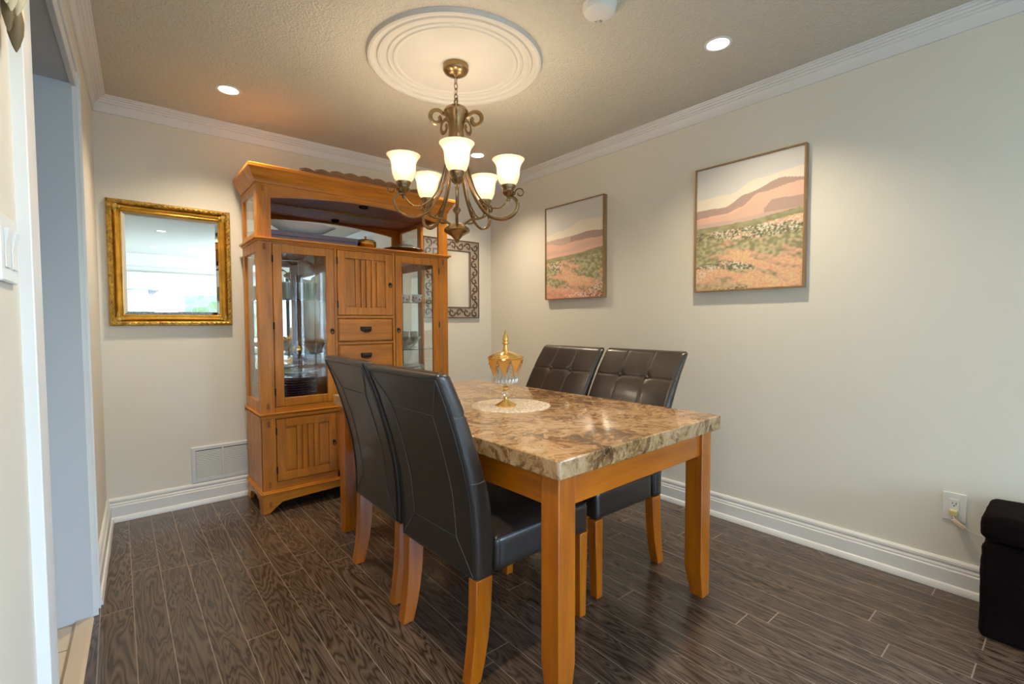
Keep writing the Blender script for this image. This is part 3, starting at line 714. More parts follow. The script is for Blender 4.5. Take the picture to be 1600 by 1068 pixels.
panel_door(x0+SW, cx0-.018, .185, .572, 1, False, -1, .050)
panel_door(cx1+.018, x1-SW, .185, .572, -1, False, 1, .050)
panel_door(cx0, cx1, .185, .572, 1, False, -1, .050)
for za, zb in ((.640, .826), (.850, 1.012), (1.030, 1.188)):
    dw = MB().box(cx0+.004, cx1-.004, .004, .018, za+.004, zb-.004).box(cx0+.010, cx1-.010, -.002, .004, za+.010, zb-.010).build('drawer', oxm, cb, 0, .002)
    cup_pull(dw, 0+.0, (za+zb)/2+.002, -.002)

# ------------------------------------------------------------------ things on the cabinet's open shelf (top z 1.668)
ZS = 1.668
bx = thing('gift_box', 'flat slate-blue cardboard box on the open shelf of the cabinet, under the white dish', 'box', (.895, 3.13, ZS+.0005))
MB().box(-.285, .285, -.105, .105, 0, .026).build('tray', MAT['boxpaper'], bx, 0, .002)
MB().box(-.288, .288, -.108, .108, .028, .056).box(-.283, .283, -.103, .103, .024, .028).build('lid', MAT['boxpaper'], bx, 0, .002)
wv = lambda t_, h: 1+(.02*math.cos(40*t_) if h > .05 else 0)
prf = [(.001, 0), (.10, 0), (.105, .006), (.10, .010), (.135, .020), (.175, .042), (.205, .060), (.218, .064), (.214, .068), (.198, .062), (.165, .042), (.12, .022), (.001, .016)]
o = MB().lathe(prf, n=120, wob=wv).xf(Matrix.Diagonal((1, .44, 1.05, 1))).build('serving_dish', MAT['china'], smooth=50); o.location = (.85, 3.13, ZS+.0575)
tag(o, 'oval white serving dish with ribbed rim resting on the flat slate-blue box', 'dish')
bb = thing('brass_bowl', 'small round brass bowl with a lid and knob on the cabinet shelf', 'bowl', (1.268, 3.10, ZS+.0005))
MB().lathe([(.001, 0), (.050, 0), (.066, .012), (.074, .032), (.070, .046), (.064, .050)], n=32, cap=False).build('bowl', MAT['brass'], bb)
MB().lathe([(.072, .050), (.072, .054), (.060, .064), (.030, .070), (.006, .072), (.004, .078), (.009, .086), (.007, .094), (.001, .096)], n=32).build('lid', MAT['brass'], bb)
sp_ = thing('covered_platter', 'round silver platter under a clear glass cover, right of the small brass bowl', 'platter', (1.575, 3.13, ZS+.0005))
MB().lathe([(.001, 0), (.07, 0), (.075, .008), (.075, .012), (.13, .020), (.150, .030), (.148, .034), (.12, .026), (.001, .020)], n=64, wob=lambda t_, h: 1+(.025*math.cos(12*t_) if h > .025 else 0)).build('tray', MAT['silver'], sp_, 40)
MB().lathe([(.105, .028), (.100, .045), (.075, .062), (.040, .070), (.010, .072), (.006, .078), (.013, .088), (.009, .097), (.001, .099)], n=40).build('glass_cover', MAT['crystal'], sp_, 60)

# ------------------------------------------------------------------ glassware and plates inside the cabinet
ORD = ['first', 'second', 'third', 'fourth', 'fifth', 'sixth', 'seventh', 'eighth', 'ninth', 'tenth', 'eleventh', 'twelfth']
def repeat(proto, locs, labels, group):
    for i, (l_, lb) in enumerate(zip(locs, labels)):
        o = proto if i == 0 else copy_tree(proto)
        o.location = l_; o['label'] = lb; o['group'] = group
SH1, SH2, SH0 = 1.3065, .9635, .6285
tum = MB().lathe([(.001, 0), (.024, 0), (.027, .004), (.033, .112), (.031, .112), (.025, .010), (.001, .010)], n=24).build('tumbler', MAT['crystal'], smooth=60)
tag(tum, '', 'glass')
repeat(tum, [(.665+.076*i+.01*(j % 2), 3.09+.10*j, SH1) for j in range(2) for i in range(4)],
       ['clear tumbler, %s from left, %s row, upper shelf behind left door' % (ORD[i], ('front', 'rear')[j]) for j in range(2) for i in range(4)], 'tumblers on the upper left shelf')
cutb = MB().lathe([(.001, 0), (.030, 0), (.034, .006), (.050, .030), (.068, .060), (.066, .061), (.046, .030), (.001, .010)], n=48, wob=lambda t_, h: 1+(.05*abs(math.cos(8*t_)) if h > .01 else 0)).build('crystal_bowl', MAT['crystal'], smooth=30)
tag(cutb, '', 'bowl')
repeat(cutb, [(.70, 3.13, SH2), (.915, 3.12, SH2)], ['crystal bowl at left end of lower shelf behind left door', 'crystal bowl at right end of lower shelf behind left door'], 'crystal bowls on the lower left shelf')
o = MB().lathe([(.001, 0), (.022, 0), (.030, .010), (.034, .025), (.030, .042), (.024, .046), (.024, .050), (.010, .056), (.005, .060), (.008, .066), (.001, .072)], n=28).build('brass_pot', MAT['brass'], smooth=60); o.location = (.795, 3.07, SH2)
tag(o, 'little round brass pot between crystal bowls on the lower left glass shelf', 'pot')
fig = thing('gilt_figurine', 'small gilt flower figurine on the lower shelf behind the left door', 'figurine', (.855, 3.20, SH2))
mb = MB().lathe([(.001, 0), (.018, 0), (.016, .006), (.004, .012)], n=16, cap=True); mb.tube([(0, 0, .01), (.004, 0, .04), (-.003, 0, .07)], .003, 6)
for k in range(7): mb.sphere((.018*math.cos(k*2.1), .012*math.sin(k*2.1), .05+.008*k), .009, 8, (1, 1, .7))
mb.build('body', MAT['gold'], fig)
ov = MB().lathe([(.001, 0), (.05, 0), (.06, .005), (.10, .018), (.135, .030), (.133, .034), (.09, .022), (.001, .012)], n=96, wob=lambda t_, h: 1+(.03*math.cos(30*t_) if h > .01 else 0)).build('fluted_platter', MAT['china'], smooth=30)
ov.location = (.806, 3.16, SH0+12*.0150+.004); ov.rotation_euler = (0, 0, 0); tag(ov, 'white fluted platter on top of the dark blue plate stack behind left door', 'platter')
dp = MB().lathe([(.001, 0), (.07, 0), (.075, .004), (.115, .012), (.130, .016), (.129, .018), (.11, .0145), (.07, .0065), (.001, .006)], n=48).build('dinner_plate', MAT['bluechina'], smooth=40); tag(dp, '', 'plate')
repeat(dp, [(.806, 3.16, SH0+.0150*i) for i in range(12)], ['dark blue dinner plate, %s from bottom in the stack behind left door' % w_ for w_ in ORD], 'stack of dark blue plates')
# right bay
mug = thing('floral_cup', '', 'cup')
MB().lathe([(.001, 0), (.026, 0), (.034, .010), (.038, .035), (.040, .062), (.038, .062), (.032, .012), (.001, .006)], n=28).build('cup', MAT['china'], mug, 60)
fl = MB()
for k in range(10): t_ = k*.63; fl.sphere((.0375*math.cos(t_), .0375*math.sin(t_), .034+.010*math.sin(k*2.3)), .007, 8, (1, 1, 1))
fl.build('flower_pattern', plain('painted_flower', (.45, .20, .12, 1), .4), mug)
MB().torus((.049, 0, .034), .014, .003, 16, 6, 'y').build('handle', MAT['china'], mug)
mug.rotation_euler.z = PI/2
repeat(mug, [(1.495+.088*i, 3.11+.03*(i % 2), SH1) for i in range(3)], ['white floral cup, %s from left on upper shelf behind right door' % w_ for w_ in ORD[:3]], 'floral cups on the upper right shelf')
gob = MB().lathe([(.001, 0), (.030, 0), (.030, .003), (.005, .008), (.004, .045), (.020, .060), (.030, .085), (.031, .125), (.029, .125), (.027, .088), (.012, .066), (.001, .060)], n=28).build('goblet', MAT['crystal'], smooth=60); tag(gob, '', 'glass')
repeat(gob, [(1.50+.075*i, 3.27, SH2) for i in range(4)], ['clear stemmed goblet, %s from left on the lower shelf behind right door' % w_ for w_ in ORD[:4]], 'goblets on the lower right shelf')
big = MB().lathe([(.001, 0), (.045, 0), (.050, .008), (.08, .040), (.112, .085), (.110, .088), (.075, .042), (.001, .014)], n=64, wob=lambda t_, h: 1+(.05*abs(math.cos(9*t_)) if h > .01 else 0)).build('crystal_salad_bowl', MAT['crystal'], smooth=30)
big.location = (1.575, 3.12, SH2); tag(big, 'large cut crystal bowl in front of the goblets behind right door', 'bowl')
wp = MB().lathe([(.001, 0), (.07, 0), (.075, .004), (.112, .012), (.124, .015), (.123, .017), (.11, .0140), (.07, .0065), (.001, .006)], n=48).build('side_plate', MAT['china'], smooth=40); tag(wp, '', 'plate')
repeat(wp, [(1.62, 3.16, SH0+.0170*i) for i in range(12)], ['white plate, %s from the bottom of the stack behind right door' % w_ for w_ in ORD], 'stack of white plates')

# ------------------------------------------------------------------ mirrors
gm = thing('gilt_mirror', 'wall mirror with wide ornate gilt gold frame, left of the cabinet', 'mirror', (.185, YB-.001, 1.1435))
HWm, Hm = .308, .730
MB().frame(-HWm, HWm, 0, Hm, [(0, 0), (0, .022), (.006, .031), (.016, .034), (.024, .030), (.029, .020), (.0305, .012), (.0305, 0)]).build('frame', MAT['gilt'], gm, 30)
MB().frame(-HWm, HWm, 0, Hm, [(.0308, 0), (.0308, .012), (.034, .010), (.036, .024), (.041, .028), (.046, .026), (.048, .016), (.053, .017), (.058, .020), (.062, .016), (.066, .010), (.066, .0005)]).build('liner', MAT['giltsmooth'], gm, 25)
mb = MB()
def along(mb, fn, step):
    for xa, za, xb, zb in ((-HWm, 0, HWm, 0), (HWm, 0, HWm, Hm), (HWm, Hm, -HWm, Hm), (-HWm, Hm, -HWm, 0)):
        L = math.hypot(xb-xa, zb-za); n_ = int(L/step)
        for i in range(1, n_): s_ = i/n_; fn(mb, xa+(xb-xa)*s_, za+(zb-za)*s_, (xb-xa)/L, (zb-za)/L, i)
def leafy(mb, x, z, dx, dz, i):
    nx, nz_ = -dz, dx; k = .015+.003*(-1)**i
    mb.sphere((x+nx*k, -.035, z+nz_*k), .0055, 6, (1.6 if abs(dx) > .5 else .9, .7, 1.6 if abs(dz) > .5 else .9))
along(mb, leafy, .013)
for sx_ in (-1, 1):
    for zc in (0, 1):
        xx, zz = sx_*(HWm-.040), (.040 if zc == 0 else Hm-.040); dz = 1 if zc == 0 else -1
        for a_, b_, r_ in ((0, 0, .014), (-sx_*.018, dz*.004, .010), (-sx_*.004*0, dz*.020, .010), (-sx_*.034, dz*0, .006), (0, dz*.036, .006), (-sx_*-.014, -dz*.012, .009)):
            mb.sphere((xx+a_, -.024, zz+b_), r_, 8, (1.2, .6, 1.2))
mb.build('carving', MAT['gilt'], gm)
gi = .064; bv = .020
mb = MB(); y_ = -.011
mb.box(-HWm+gi+bv, HWm-gi-bv, y_, -.002, gi+bv, Hm-gi-bv)
a_ = [(-HWm+gi, y_+.005, gi), (HWm-gi, y_+.005, gi), (HWm-gi, y_+.005, Hm-gi), (-HWm+gi, y_+.005, Hm-gi)]
b_ = [(-HWm+gi+bv, y_, gi+bv), (HWm-gi-bv, y_, gi+bv), (HWm-gi-bv, y_, Hm-gi-bv), (-HWm+gi+bv, y_, Hm-gi-bv)]
mb.loft([a_, b_], True, False); mb.build('mirror_glass', MAT['mirror'], gm, 0)

m2 = thing('scroll_mirror', 'wall mirror with a wide brown scrollwork frame, right of the cabinet', 'mirror', (2.20, YB-.001, 1.195))
w2, h2, fw = .288, .693, .100
MB().frame(-w2, w2, 0, h2, [(0, 0), (0, .014), (fw, .014), (fw, .003), (.05, 0)]).build('frame', MAT['taupe'], m2, 0)
MB().frame(-w2, w2, 0, h2, [(0, .014), (0, .019), (.009, .019), (.009, .014)]).frame(-w2+fw-.008, w2-fw+.008, fw-.008, h2-fw+.008, [(0, .014), (0, .019), (.008, .019), (.008, .012)]).build('border', MAT['brown'], m2, 0)
mb = MB()
def scroll(mb, x, z, ang, fl):
    pts = []
    for i in range(22):
        t_ = i/21; r_ = .036*(1-t_*.82); a = t_*2.1*PI
        u_, v_ = r_*math.cos(a)-.008, fl*r_*math.sin(a)
        pts.append((x+u_*math.cos(ang)-v_*math.sin(ang), -.015, z+u_*math.sin(ang)+v_*math.cos(ang)))
    mb.tube(pts, [.0085*(1-.4*i/21) for i in range(22)], 6)
    for k in (0, 1, 2):
        a = 2.3+k*.7; u_, v_ = .036*math.cos(a), -fl*.030*math.sin(a)
        mb.sphere((x+u_*math.cos(ang)-v_*math.sin(ang), -.015, z+u_*math.sin(ang)+v_*math.cos(ang)), .0062, 6, (1.3, .6, 1.3))
ins = .052
for xa, za, xb, zb in ((-w2+ins, ins, w2-ins, ins), (w2-ins, ins, w2-ins, h2-ins), (w2-ins, h2-ins, -w2+ins, h2-ins), (-w2+ins, h2-ins, -w2+ins, ins)):
    L = math.hypot(xb-xa, zb-za); n_ = round(L/.074); ang = math.atan2(zb-za, xb-xa)
    for i in range(n_): s_ = (i+.0)/n_; scroll(mb, xa+(xb-xa)*s_, za+(zb-za)*s_, ang, (-1)**i)
mb.build('scroll_relief', MAT['brown'], m2)
MB().box(-w2+fw-.004, w2-fw+.004, -.006, -.002, fw-.004, h2-fw+.004).build('mirror_glass', MAT['mirror'], m2, 0)

# ------------------------------------------------------------------ paintings
def painting(name, label, yc, wd, z0, ht, seed, near):
    t = thing(name, label, 'painting', (XR-.001, yc, z0), -PI/2+PI, 'framed landscape paintings on the right wall')
    t.rotation_euler = (0, 0, -PI/2)              # local -y faces into the room (world -x); local +x = world -y (right in the photo)
    t.rotation_euler = (0, 0, -PI/2)
    MB().frame(-wd/2, wd/2, 0, ht, [(0, 0), (0, .038), (.0075, .038), (.0075, .004), (.006, 0)]).build('frame', MAT['walnut'], t, 0)
    NX, NZ = 150, 190; me = bpy.data.meshes.new('canvas'); vs = []; fs = []; cols = []
    e = .0078
    for j in range(NZ+1):
        for i in range(NX+1):
            vs.append((-wd/2+e+(wd-2*e)*i/NX, -.030, e+(ht-2*e)*j/NZ))
    for j in range(NZ):
        for i in range(NX): a = j*(NX+1)+i; fs.append((a, a+1, a+NX+2, a+NX+1))
    nb = len(vs)
    for (i, j) in ((0, 0), (NX, 0), (NX, NZ), (0, NZ)): x, y, z = vs[j*(NX+1)+i]; vs.append((x, -.004, z))
    fs.append((nb+3, nb+2, nb+1, nb))
    me.from_pydata(vs, [], fs); ca = me.color_attributes.new('paint', 'FLOAT_COLOR', 'POINT')
    N = lambda x, y, s_=0: noise.noise(Vector((x, y, seed*7.3+s_)))
    SKY, CL = srgb(214, 212, 208), srgb(232, 222, 204); MV, MV2 = srgb(176, 150, 140), srgb(198, 172, 160); PE, PE2 = srgb(226, 184, 164), srgb(240, 192, 160)
    GRN = [srgb(140, 138, 104), srgb(164, 158, 122), srgb(108, 108, 88), srgb(192, 182, 144)]; PK = [srgb(222, 160, 138), srgb(228, 184, 158), srgb(220, 194, 186), srgb(224, 200, 150)]
    WH = srgb(224, 216, 208); DK = srgb(96, 88, 78)
    def lerp(a, b, f): return tuple(a[q]+(b[q]-a[q])*f for q in range(3))+(1,)
    def curve(pts, u):
        for (a, p), (b, q) in zip(pts, pts[1:]):
            if u <= b: f = (u-a)/(b-a); f = f*f*(3-2*f); return p+(q-p)*f
        return pts[-1][1]
    for j in range(NZ+1):
        for i in range(NX+1):
            u, v_ = i/NX, j/NZ; w = N(u*5, v_*5)*.008
            if near:
                cl = curve([(0, .755), (.35, .76), (.6, .835), (1, .86)], u); r1 = curve([(0, .665), (.28, .66), (.5, .73), (.8, .80), (1, .78)], u); r2 = curve([(0, .60), (.30, .61), (.45, .64), (.62, .72), (1, .755)], u)
                r3 = curve([(0, .585), (.35, .60), (.6, .665), (.75, .66), (1, .655)], u); r4 = curve([(0, .52), (.5, .525), (1, .56)], u)
                hill2 = (u > .66) and v_ < curve([(.66, .60), (.74, .655), (1, .65)], u) and v_ > .565
            else:
                cl = curve([(0, .70), (.3, .73), (.7, .81), (1, .79)], u); r1 = curve([(0, .64), (.4, .655), (.8, .68), (1, .665)], u); r2 = curve([(0, .61), (.3, .575), (.6, .60), (1, .60)], u)
                r3 = curve([(0, .53), (.3, .52), (.6, .555), (1, .585)], u); r4 = curve([(0, .445), (.5, .46), (1, .50)], u); hill2 = False
            v2 = v_+w
            if v2 > cl: c = lerp(SKY, CL, max(0, .25*N(u*3, v_*6, 2)))
            elif v2 > r1: c = CL
            elif v2 > r2: c = MV if (near or u > .45) else MV2
            elif hill2: c = lerp(MV, MV2, .1)
            elif v2 > r3: c = PE
            elif v2 > r4+.03 : c = lerp(MV2, PE2, .35+.5*max(0, N(u*3, v_*14, 4)))
            elif v2 > r4: c = PE if not near else MV2
            elif v2 > r4-.045: c = lerp(GRN[0], GRN[1], .5+N(u*18, v_*40, 1))
            else:
                sl = v_-.10*math.sin(u*3.2+seed)*(1-v_); b1 = N(u*1.4, sl*9, 5)+.5*N(u*5, sl*22, 6); sp1 = N(u*26, v_*44, 7); sp2 = N(u*50, v_*85, 8)
                f = max(0, min(1, .5+b1*3.0+sp1*.55)); pk = lerp(PK[0], PK[3 if b1 > .12 else 1], max(0, min(1, .5+sp2*1.1))); gr = lerp(GRN[0], GRN[3], max(0, min(1, .42+sp1*1.3)))
                c = lerp(gr, pk, f)
                bt = max(0, 1-v_/.16)*(.9 if not near else .35); c = lerp(c, lerp(PK[0], srgb(206, 128, 108) if not near else PK[3], .5+sp2), min(.85, bt))
                wz = N(u*2, sl*6, 9)
                if sp2 > .22 and wz > .12: c = lerp(c, WH, .8)
                if sp2 < -.22 and wz > .05 and f < .6: c = lerp(c, DK, .8)
            cols.append(c)
    for _ in range(4): cols.append(SKY)
    for k_, c in enumerate(cols): ca.data[k_].color = c
    m = M('painted_canvas'); at = m.n('VertexColor', layer_name='paint'); m.l(at.outputs[0], m.b.inputs['Base Color']); m.set(Roughness=.6); m.bump(m.noise(m.coord(), 320, 2), .15, .001)
    me.materials.append(m.m); o = bpy.data.objects.new('canvas', me); COL.objects.link(o); o.parent = t
    return t
painting('landscape_painting', 'landscape painting of peach hills, nearer the camera and right of the other painting', (1.363+.785)/2, .595, 1.335, .725, 1, True)
painting('landscape_painting', 'landscape painting of flower field and pale hills, left one closer to the corner', (2.674+2.070)/2, .605, 1.338, .733, 2, False)

# ------------------------------------------------------------------ ceiling: medallion, downlights, detector
CHX, CHY = 1.241, 1.894
o = MB().lathe([(.001, -.004), (.285, -.004), (.292, -.009), (.300, -.009), (.306, -.004), (.318, -.004), (.322, -.009), (.328, -.009), (.334, -.004), (.355, -.005), (.362, -.013), (.374, -.013), (.380, -.007), (.392, -.008), (.398, -.018), (.410, -.021), (.420, -.018), (.426, -.006), (.428, -.0005), (.001, -.0005)], (0, 0, 0), 96).build('ceiling_medallion', MAT['plaster'], smooth=30)
o.location = (CHX-.005, CHY-.01, CZ); tag(o, 'round white plaster ceiling medallion with ringed mouldings above the chandelier', 'medallion')
pots = [(.417, 2.899, 'recessed ceiling downlight above the left mirror, nearest the left wall'), (2.075, .975, 'recessed ceiling downlight near right wall, above the nearer painting'), (2.069, 2.865, 'recessed ceiling downlight half hidden behind the front chandelier shade'),
        (.42, .975, 'recessed ceiling downlight over the doorway side, just out of view above')]
def potlight(x, y, label, power=P_POT, group='dining room downlights'):
    t = thing('downlight', label, 'ceiling light', (x, y, CZ), 0, group)
    MB().lathe([(.048, -.0005), (.048, -.004), (.052, -.006), (.060, -.004), (.061, -.0005)], n=40).build('trim_ring', MAT['plastic'], t, 60)
    MB().lathe([(.001, -.003), (.047, -.003), (.047, -.0008), (.001, -.0008)], n=40).build('lens', MAT['pot'], t, 0)
    l = bpy.data.lights.new('downlight_beam', 'SPOT'); l.energy = power; l.spot_size = math.radians(125); l.spot_blend = .9; l.color = (1, .83, .60); l.shadow_soft_size = .045
    lo = bpy.data.objects.new('downlight_beam', l); COL.objects.link(lo); lo.parent = t; lo.location = (0, 0, -.012)
for p in pots: potlight(*p)
for i, (x, y) in enumerate([(.42, -1.2), (2.07, -1.2), (.42, -3.0), (2.07, -3.0)]):
    potlight(x, y, 'recessed living room downlight %s, seen only in the mirrors' % ['behind camera on the left', 'behind camera on the right', 'near the window on the left', 'near the window on the right'][i], 9, 'living room downlights')
sd = thing('smoke_detector', 'white smoke detector on the ceiling at the top edge between medallion and downlight', 'smoke detector', (1.447, 1.150, CZ))
MB().lathe([(.070, -.0005), (.070, -.012), (.062, -.030), (.050, -.036), (.001, -.036)], n=12).build('body', MAT['plastic'], sd, 30)
mb = MB()
for k in range(2): mb.box(.030+.008*k, .033+.008*k, .018, .030, -.0370, -.0362)
mb.box(.018, .030, .040, .0425, -.0365, -.0355).box(.022, .026, .033, .037, -.037, -.0362); mb.build('slot', MAT['dark'], sd, 0)

# ------------------------------------------------------------------ chandelier
ch = thing('chandelier', 'antique bronze chandelier with five frosted bell shades hanging over the table', 'chandelier', (CHX, CHY, 0))
bz = MAT['bronze']
MB().lathe([(.063, CZ-.0215), (.064, CZ-.026), (.056, CZ-.040), (.036, CZ-.052), (.014, CZ-.058), (.010, CZ-.064), (.001, CZ-.066)], n=40).lathe([(.001, CZ-.005), (.063, CZ-.005), (.063, CZ-.0215)], n=40).build('canopy', bz, ch, 50)
mb = MB(); z = CZ-.066; k = 0
while z > 2.262:
    pts = []
    for i in range(17):
        t_ = 2*PI*i/16; a, b = .009*math.cos(t_), .017*math.sin(t_)
        pts.append((a, 0, z-.012+b) if k % 2 else (0, a, z-.012+b))
    mb.tube(pts, .0022, 6); z -= .0265; k += 1
mb.build('chain', bz, ch)
mb = MB(); mb.torus((0, 0, 2.258), .016, .0028, 20, 6, 'x'); mb.build('loop', bz, ch)
cable = spline([(0, 0, CZ-.066), (.008, .006, 2.34), (-.004, .008, 2.30), (.006, 0, 2.262), (0, 0, 2.243)], 6)
MB().tube(cable, .0022, 6).build('cable', MAT['cordw'], ch)
MB().lathe([(.001, 2.243), (.012, 2.242), (.030, 2.236), (.054, 2.222), (.062, 2.207), (.058, 2.194), (.050, 2.186), (.046, 2.168), (.038, 2.150), (.036, 2.10), (.034, 2.075), (.030, 2.068), (.001, 2.066)], n=32).build('body', bz, ch, 40)
MB().lathe([(.001, 2.068), (.006, 2.066), (.006, 1.745), (.012, 1.738), (.020, 1.726), (.020, 1.718), (.012, 1.708), (.008, 1.698), (.008, 1.655), (.001, 1.654)], n=20).build('stem', bz, ch, 40)
MB().lathe([(.001, 1.660), (.022, 1.656), (.040, 1.646), (.062, 1.630), (.066, 1.620), (.062, 1.611), (.045, 1.602), (.028, 1.592), (.020, 1.582), (.010, 1.573), (.012, 1.567), (.007, 1.560), (.001, 1.556)], n=36).build('bottom_dish', bz, ch, 40)
fa = math.atan2(-math.cos(.694), -math.sin(.694))     # direction from the lamp towards the viewer
AR = .265
for k in range(5):
    ang = fa + math.radians(7.0+72*k)
    ca_, sa_ = math.cos(ang), math.sin(ang)
    def Q(r_, z_, s_=0): return (r_*ca_-s_*sa_, r_*sa_+s_*ca_, z_)
    mb = MB()
    main = spline([Q(.030, 2.160), Q(.034, 2.05), Q(.046, 1.93), (Q(.085, 1.80)), Q(.150, 1.700), Q(.225, 1.667), Q(.290, 1.688), Q(.312, 1.735), Q(.292, 1.768), Q(.266, 1.774)], 7)
    n_ = len(main); mb.tube(main, [.0085 if i > 4 else .007 for i in range(n_)], 8, flat=(1.15, .75))
    arm = mb.build('arm', bz, ch, 50)
    inner = spline([Q(.040, 2.06), Q(.060, 1.93), Q(.105, 1.80), Q(.165, 1.735), Q(.215, 1.722), Q(.250, 1.745), Q(.262, 1.770)], 6)
    MB().tube(inner, .0042, 6).build('rod', bz, arm, 50)
    curl = [Q(.268, 1.772)]
    for i in range(16):
        t_ = i/15; r_ = .026*(1-.62*t_); a = PI*1.05-t_*2.05*PI
        curl.append(Q(.322+r_*math.cos(a), 1.790+r_*math.sin(a)))
    MB().tube(spline(curl, 2), .0040, 6, flat=(1.6, .7)).build('scroll', bz, arm, 50)
    low = spline([Q(.040, 1.650), Q(.075, 1.672), Q(.115, 1.675), Q(.150, 1.690), Q(.158, 1.725), Q(.138, 1.745)], 6)
    MB().tube(low, .0058, 6).build('brace', bz, arm, 50)
    up = [Q(.034, 2.12), Q(.040, 2.16), Q(.060, 2.195)]
    for i in range(16):
        t_ = i/15; r_ = .043*(1-.66*t_); a = PI*.85-t_*2.1*PI
        up.append(Q(.100+r_*math.cos(a), 2.160+r_*math.sin(a)))
    MB().tube(spline(up, 2), .0052, 6, flat=(2.0, .55)).build('top_scroll', bz, ch, 50)
    c0 = Q(AR, 0)
    MB().lathe([(.001, 1.752), (.008, 1.754), (.011, 1.762), (.008, 1.770), (.010, 1.775), (.024, 1.786), (.030, 1.796), (.026, 1.803), (.028, 1.812), (.036, 1.822), (.036, 1.830), (.001, 1.830)], (c0[0], c0[1], 0), 28).build('socket_cup', bz, ch, 40)
    sh = [(.034, 1.831), (.044, 1.842), (.052, 1.862), (.056, 1.885), (.057, 1.908), (.060, 1.925), (.068, 1.940), (.078, 1.950), (.080, 1.955)]
    sh = sh+[(r_-.0035, z_) for r_, z_ in reversed(sh)]
    so = MB().lathe(sh, (c0[0], c0[1], 0), 40).build('shade', MAT['shade'], ch, 60)
    MB().lathe([(.001, 1.832), (.012, 1.832), (.012, 1.850), (.010, 1.855)], (c0[0], c0[1], 0), 16).sphere((c0[0], c0[1], 1.882), .024, 14, (1, 1, 1.2)).build('bulb', MAT['bulb'], so, 60)
    l = bpy.data.lights.new('shade_glow', 'POINT'); l.energy = P_SHADE; l.color = WARM; l.shadow_soft_size = .022
    lo = bpy.data.objects.new('shade_glow', l); COL.objects.link(lo); lo.parent = ch; lo.location = (c0[0], c0[1], 1.9340)

# ------------------------------------------------------------------ wall fittings
vt = thing('floor_register', 'white louvred return-air grille on the back wall beside the cabinet', 'vent', (.246, YB, .139))
VW, VH = .345, .230
MB().frame(0, VW, 0, VH, [(0, .0005), (0, .006), (.004, .009), (.022, .009), (.024, .004), (.024, .0005)]).box(VW/2-.005, VW/2+.005, -.009, -.001, .024, VH-.024).build('frame', MAT['vent'], vt, 0)
MB().box(.022, VW-.022, -.0018, -.0006, .022, VH-.022).build('duct_backing', plain('duct_shadow_grey', (.12, .13, .14, 1), .7), vt, 0)
for side in (0, 1):
    xa = .0245 if not side else VW/2+.0055; xb = VW/2-.0055 if not side else VW-.0245
    for i in range(17):
        z = .028+i*.0105
        MB().loft([[(xa, -.002, z+.0035), (xa, -.008, z-.0035), (xa, -.0085, z-.0025), (xa, -.0025, z+.0045)], [(xb, -.002, z+.0035), (xb, -.008, z-.0035), (xb, -.0085, z-.0025), (xb, -.0025, z+.0045)]]).build('louvre', MAT['vent'], vt, 0)

ol = thing('wall_outlet', 'white electrical outlet plate low on the right wall near the black ottoman', 'outlet', (XR-.0005, .188, .365))
MB().box(-.006, 0, -.037, .037, -.060, .060).build('cover_plate', MAT['plastic'], ol, 0, .002)
MB().box(-.009, -.006, -.0165, .0165, -.034, .034).build('receptacle', MAT['plastic'], ol, 0, .0015)
MB().box(-.0096, -.0090, -.007, -.0050, .012, .021).box(-.0096, -.0090, .005, .007, .012, .021).box(-.0096, -.009, -.002, .002, .004, .009).build('slot', MAT['dark'], ol, 0)
pc = thing('power_cord', 'thin white power cord with tan plug and peach connector running behind the ottoman', 'cord', (XR-.010, .188, .345))
MB().box(-.022, -.0002, -.013, .013, -.014, .010).build('plug', MAT['tan'], pc, 0, .003)
MB().loft([[(-.030, -.006, -.022), (-.030, .006, -.030), (-.016, .006, -.030), (-.016, -.006, -.022)], [(-.030, -.042, -.048), (-.030, -.034, -.058), (-.016, -.034, -.058), (-.016, -.042, -.048)]]).build('connector', MAT['peach'], pc, 0, .002)
MB().tube(spline([(-.023, -.038, -.053), (-.022, -.06, -.062), (-.020, -.10, -.072), (-.018, -.16, -.078), (-.016, -.26, -.13)], 6), .0022, 6).tube(spline([(-.015, 0, -.013), (-.022, -.004, -.020), (-.023, -.008, -.028)], 4), .003, 6).build('cable', MAT['cordw'], pc)

sw = thing('light_switch', 'white light switch plate with rocker switches on the left wall beside the doorway', 'switch', (LX(1.065)+.0005, 1.065, 1.287), math.atan(-.031))
MB().box(0, .007, -.063, .063, -.057, .057).build('cover_plate', MAT['plastic'], sw, 0, .003)
for yy in (-.028, .028):
    MB().loft([[(.007, yy-.016, -.033), (.007, yy+.016, -.033), (.009, yy+.016, -.033), (.009, yy-.016, -.033)], [(.007, yy-.016, 0), (.007, yy+.016, 0), (.0085, yy+.016, 0), (.0085, yy-.016, 0)], [(.007, yy-.016, .033), (.007, yy+.016, .033), (.014, yy+.016, .033), (.014, yy-.016, .033)]]).build('rocker', MAT['plastic'], sw, 0, .001)

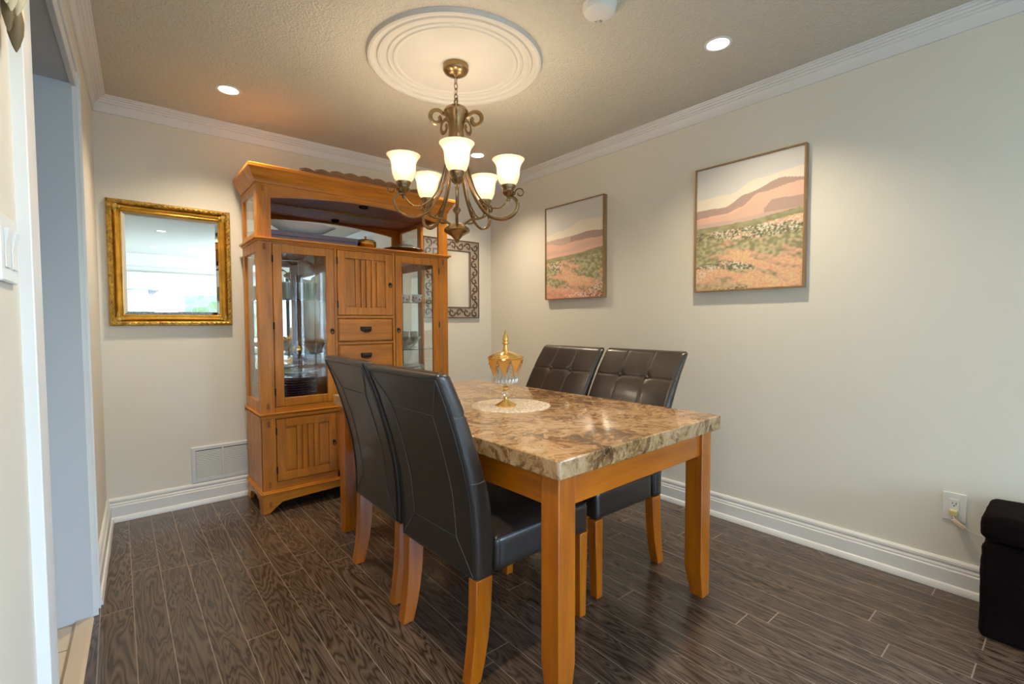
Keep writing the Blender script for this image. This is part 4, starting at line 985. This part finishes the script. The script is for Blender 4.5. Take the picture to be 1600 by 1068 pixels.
# dried flower hanging at the top left
df_ = thing('dried_flower_hanging', 'bunch of dried cream pods and leaves hanging on the left wall by the doorway', 'wall decoration', (LX(1.10)+.004, 1.10, 1.645), math.atan(-.031))
def pod(x, y, z0, z1, r, mat, nm):
    L = z1-z0; MB().lathe([(.001, 0), (r*.45, L*.12), (r*.9, L*.35), (r, L*.6), (r*.7, L*.85), (.002, L)], (x, y, z0), 12).xf(Matrix.Identity(4)).build(nm, mat, df_, 60)
for x, y, z0, z1, r, mt_, nm in ((.022, -.01, .06, .16, .016, 'petal', 'pod'), (.020, -.045, .05, .17, .016, 'petal', 'pod'), (.016, .02, .08, .17, .015, 'petal', 'pod'), (.018, .0, .0, .09, .012, 'petaldark', 'leaf'), (.020, .012, .015, .11, .010, 'petal', 'pod'), (.018, -.07, .05, .18, .016, 'petal', 'pod'), (.014, -.03, .02, .10, .009, 'petaldark', 'leaf')):
    pod(x, y, z0, z1, r, MAT[mt_], nm)
mb = MB()
for k in range(12): mb.sphere((.022+.006*math.sin(k), -.06+.010*k, .185+.010*math.cos(k*1.7)), .011, 8)
mb.build('berries', MAT['berry'], df_)
MB().tube([(.012, -.03, .12), (.012, -.03, .30)], .003, 6).build('stem', MAT['petaldark'], df_)

# ------------------------------------------------------------------ ottoman
ot = thing('ottoman', 'black plush storage ottoman standing against the right wall at the frame edge', 'ottoman', (2.30, .078, 0))
def fz(p):
    n_ = noise.noise(Vector((p.x*14, p.y*14, p.z*14))); n2 = noise.noise(Vector((p.x*45, p.y*45, p.z*45))); q = p.normalized(); return q*(n_*.004+n2*.003)
rbox(.006, .285, -.375, -.004, .004, .352, .022, (22, 28, 26), 0, fz).build('body', MAT['plush'], ot, 0)
rbox(0, .290, -.380, 0, .362, .455, .030, (24, 30, 12), .006, fz).build('lid', MAT['plush'], ot, 0)

# ------------------------------------------------------------------ outside the living-room window
struct(MB().box(-14, 16, -30, YF-.3, -.7, -.6).build('ground', MAT['grass'], smooth=0))
hs = thing('brick_house', 'red brick house across the street, seen through the window in the gilt mirror', 'house', (-3.0, -22, -.6))
MB().box(-4, 4, -3, 3, 0, 3.2).build('wall', MAT['brick'], hs, 0)
MB().prism([(-4.4, 3.2), (4.4, 3.2), (0, 5.2)], 'y', -3.3, 3.3).build('roof', plain('grey_shingle', (.2, .19, .2, 1), .8), hs, 0)
MB().box(-3.5, -2.7, -.5, .5, 3.2, 6.0).build('chimney', MAT['brick'], hs, 0)
for x in (-2.4, .4, 2.2): MB().box(x, x+1.1, 3.0, 3.05, 1.0, 2.4).build('window', MAT['trim'], hs, 0)
for i, (x, y, h, r, mt_) in enumerate([(2.6, -11, 3.0, 1.1, 'leaf'), (6.2, -13, 3.4, 1.4, 'leaf2'), (.2, -13.2, 2.6, .9, 'leaf2'), (4.2, -16.5, 4.0, 1.5, 'leaf')]):
    tr = thing('garden_tree', ['green leafy tree in the garden nearest the picture window', 'yellowing tree at the far right of the garden', 'small yellowing tree in front of the brick house', 'tall green tree at the back of the garden'][i], 'tree', (x, y, -.6), 0, 'trees outside the window')
    bm = bmesh.new(); bmesh.ops.create_icosphere(bm, subdivisions=4, radius=r)
    for v in bm.verts: v.co *= 1+.35*noise.noise(v.co*1.3+Vector((i, 0, 0)))+.18*noise.noise(v.co*5)
    bmesh.ops.translate(bm, verts=bm.verts[:], vec=(0, 0, h*.62))
    me = bpy.data.meshes.new('crown'); bm.to_mesh(me); bm.free(); me.materials.append(MAT[mt_]); o = bpy.data.objects.new('crown', me); COL.objects.link(o); o.parent = tr
    MB().tube([(0, 0, 0), (.05, 0, h*.4)], [.14, .09], 8).build('trunk', MAT['bark'], tr)
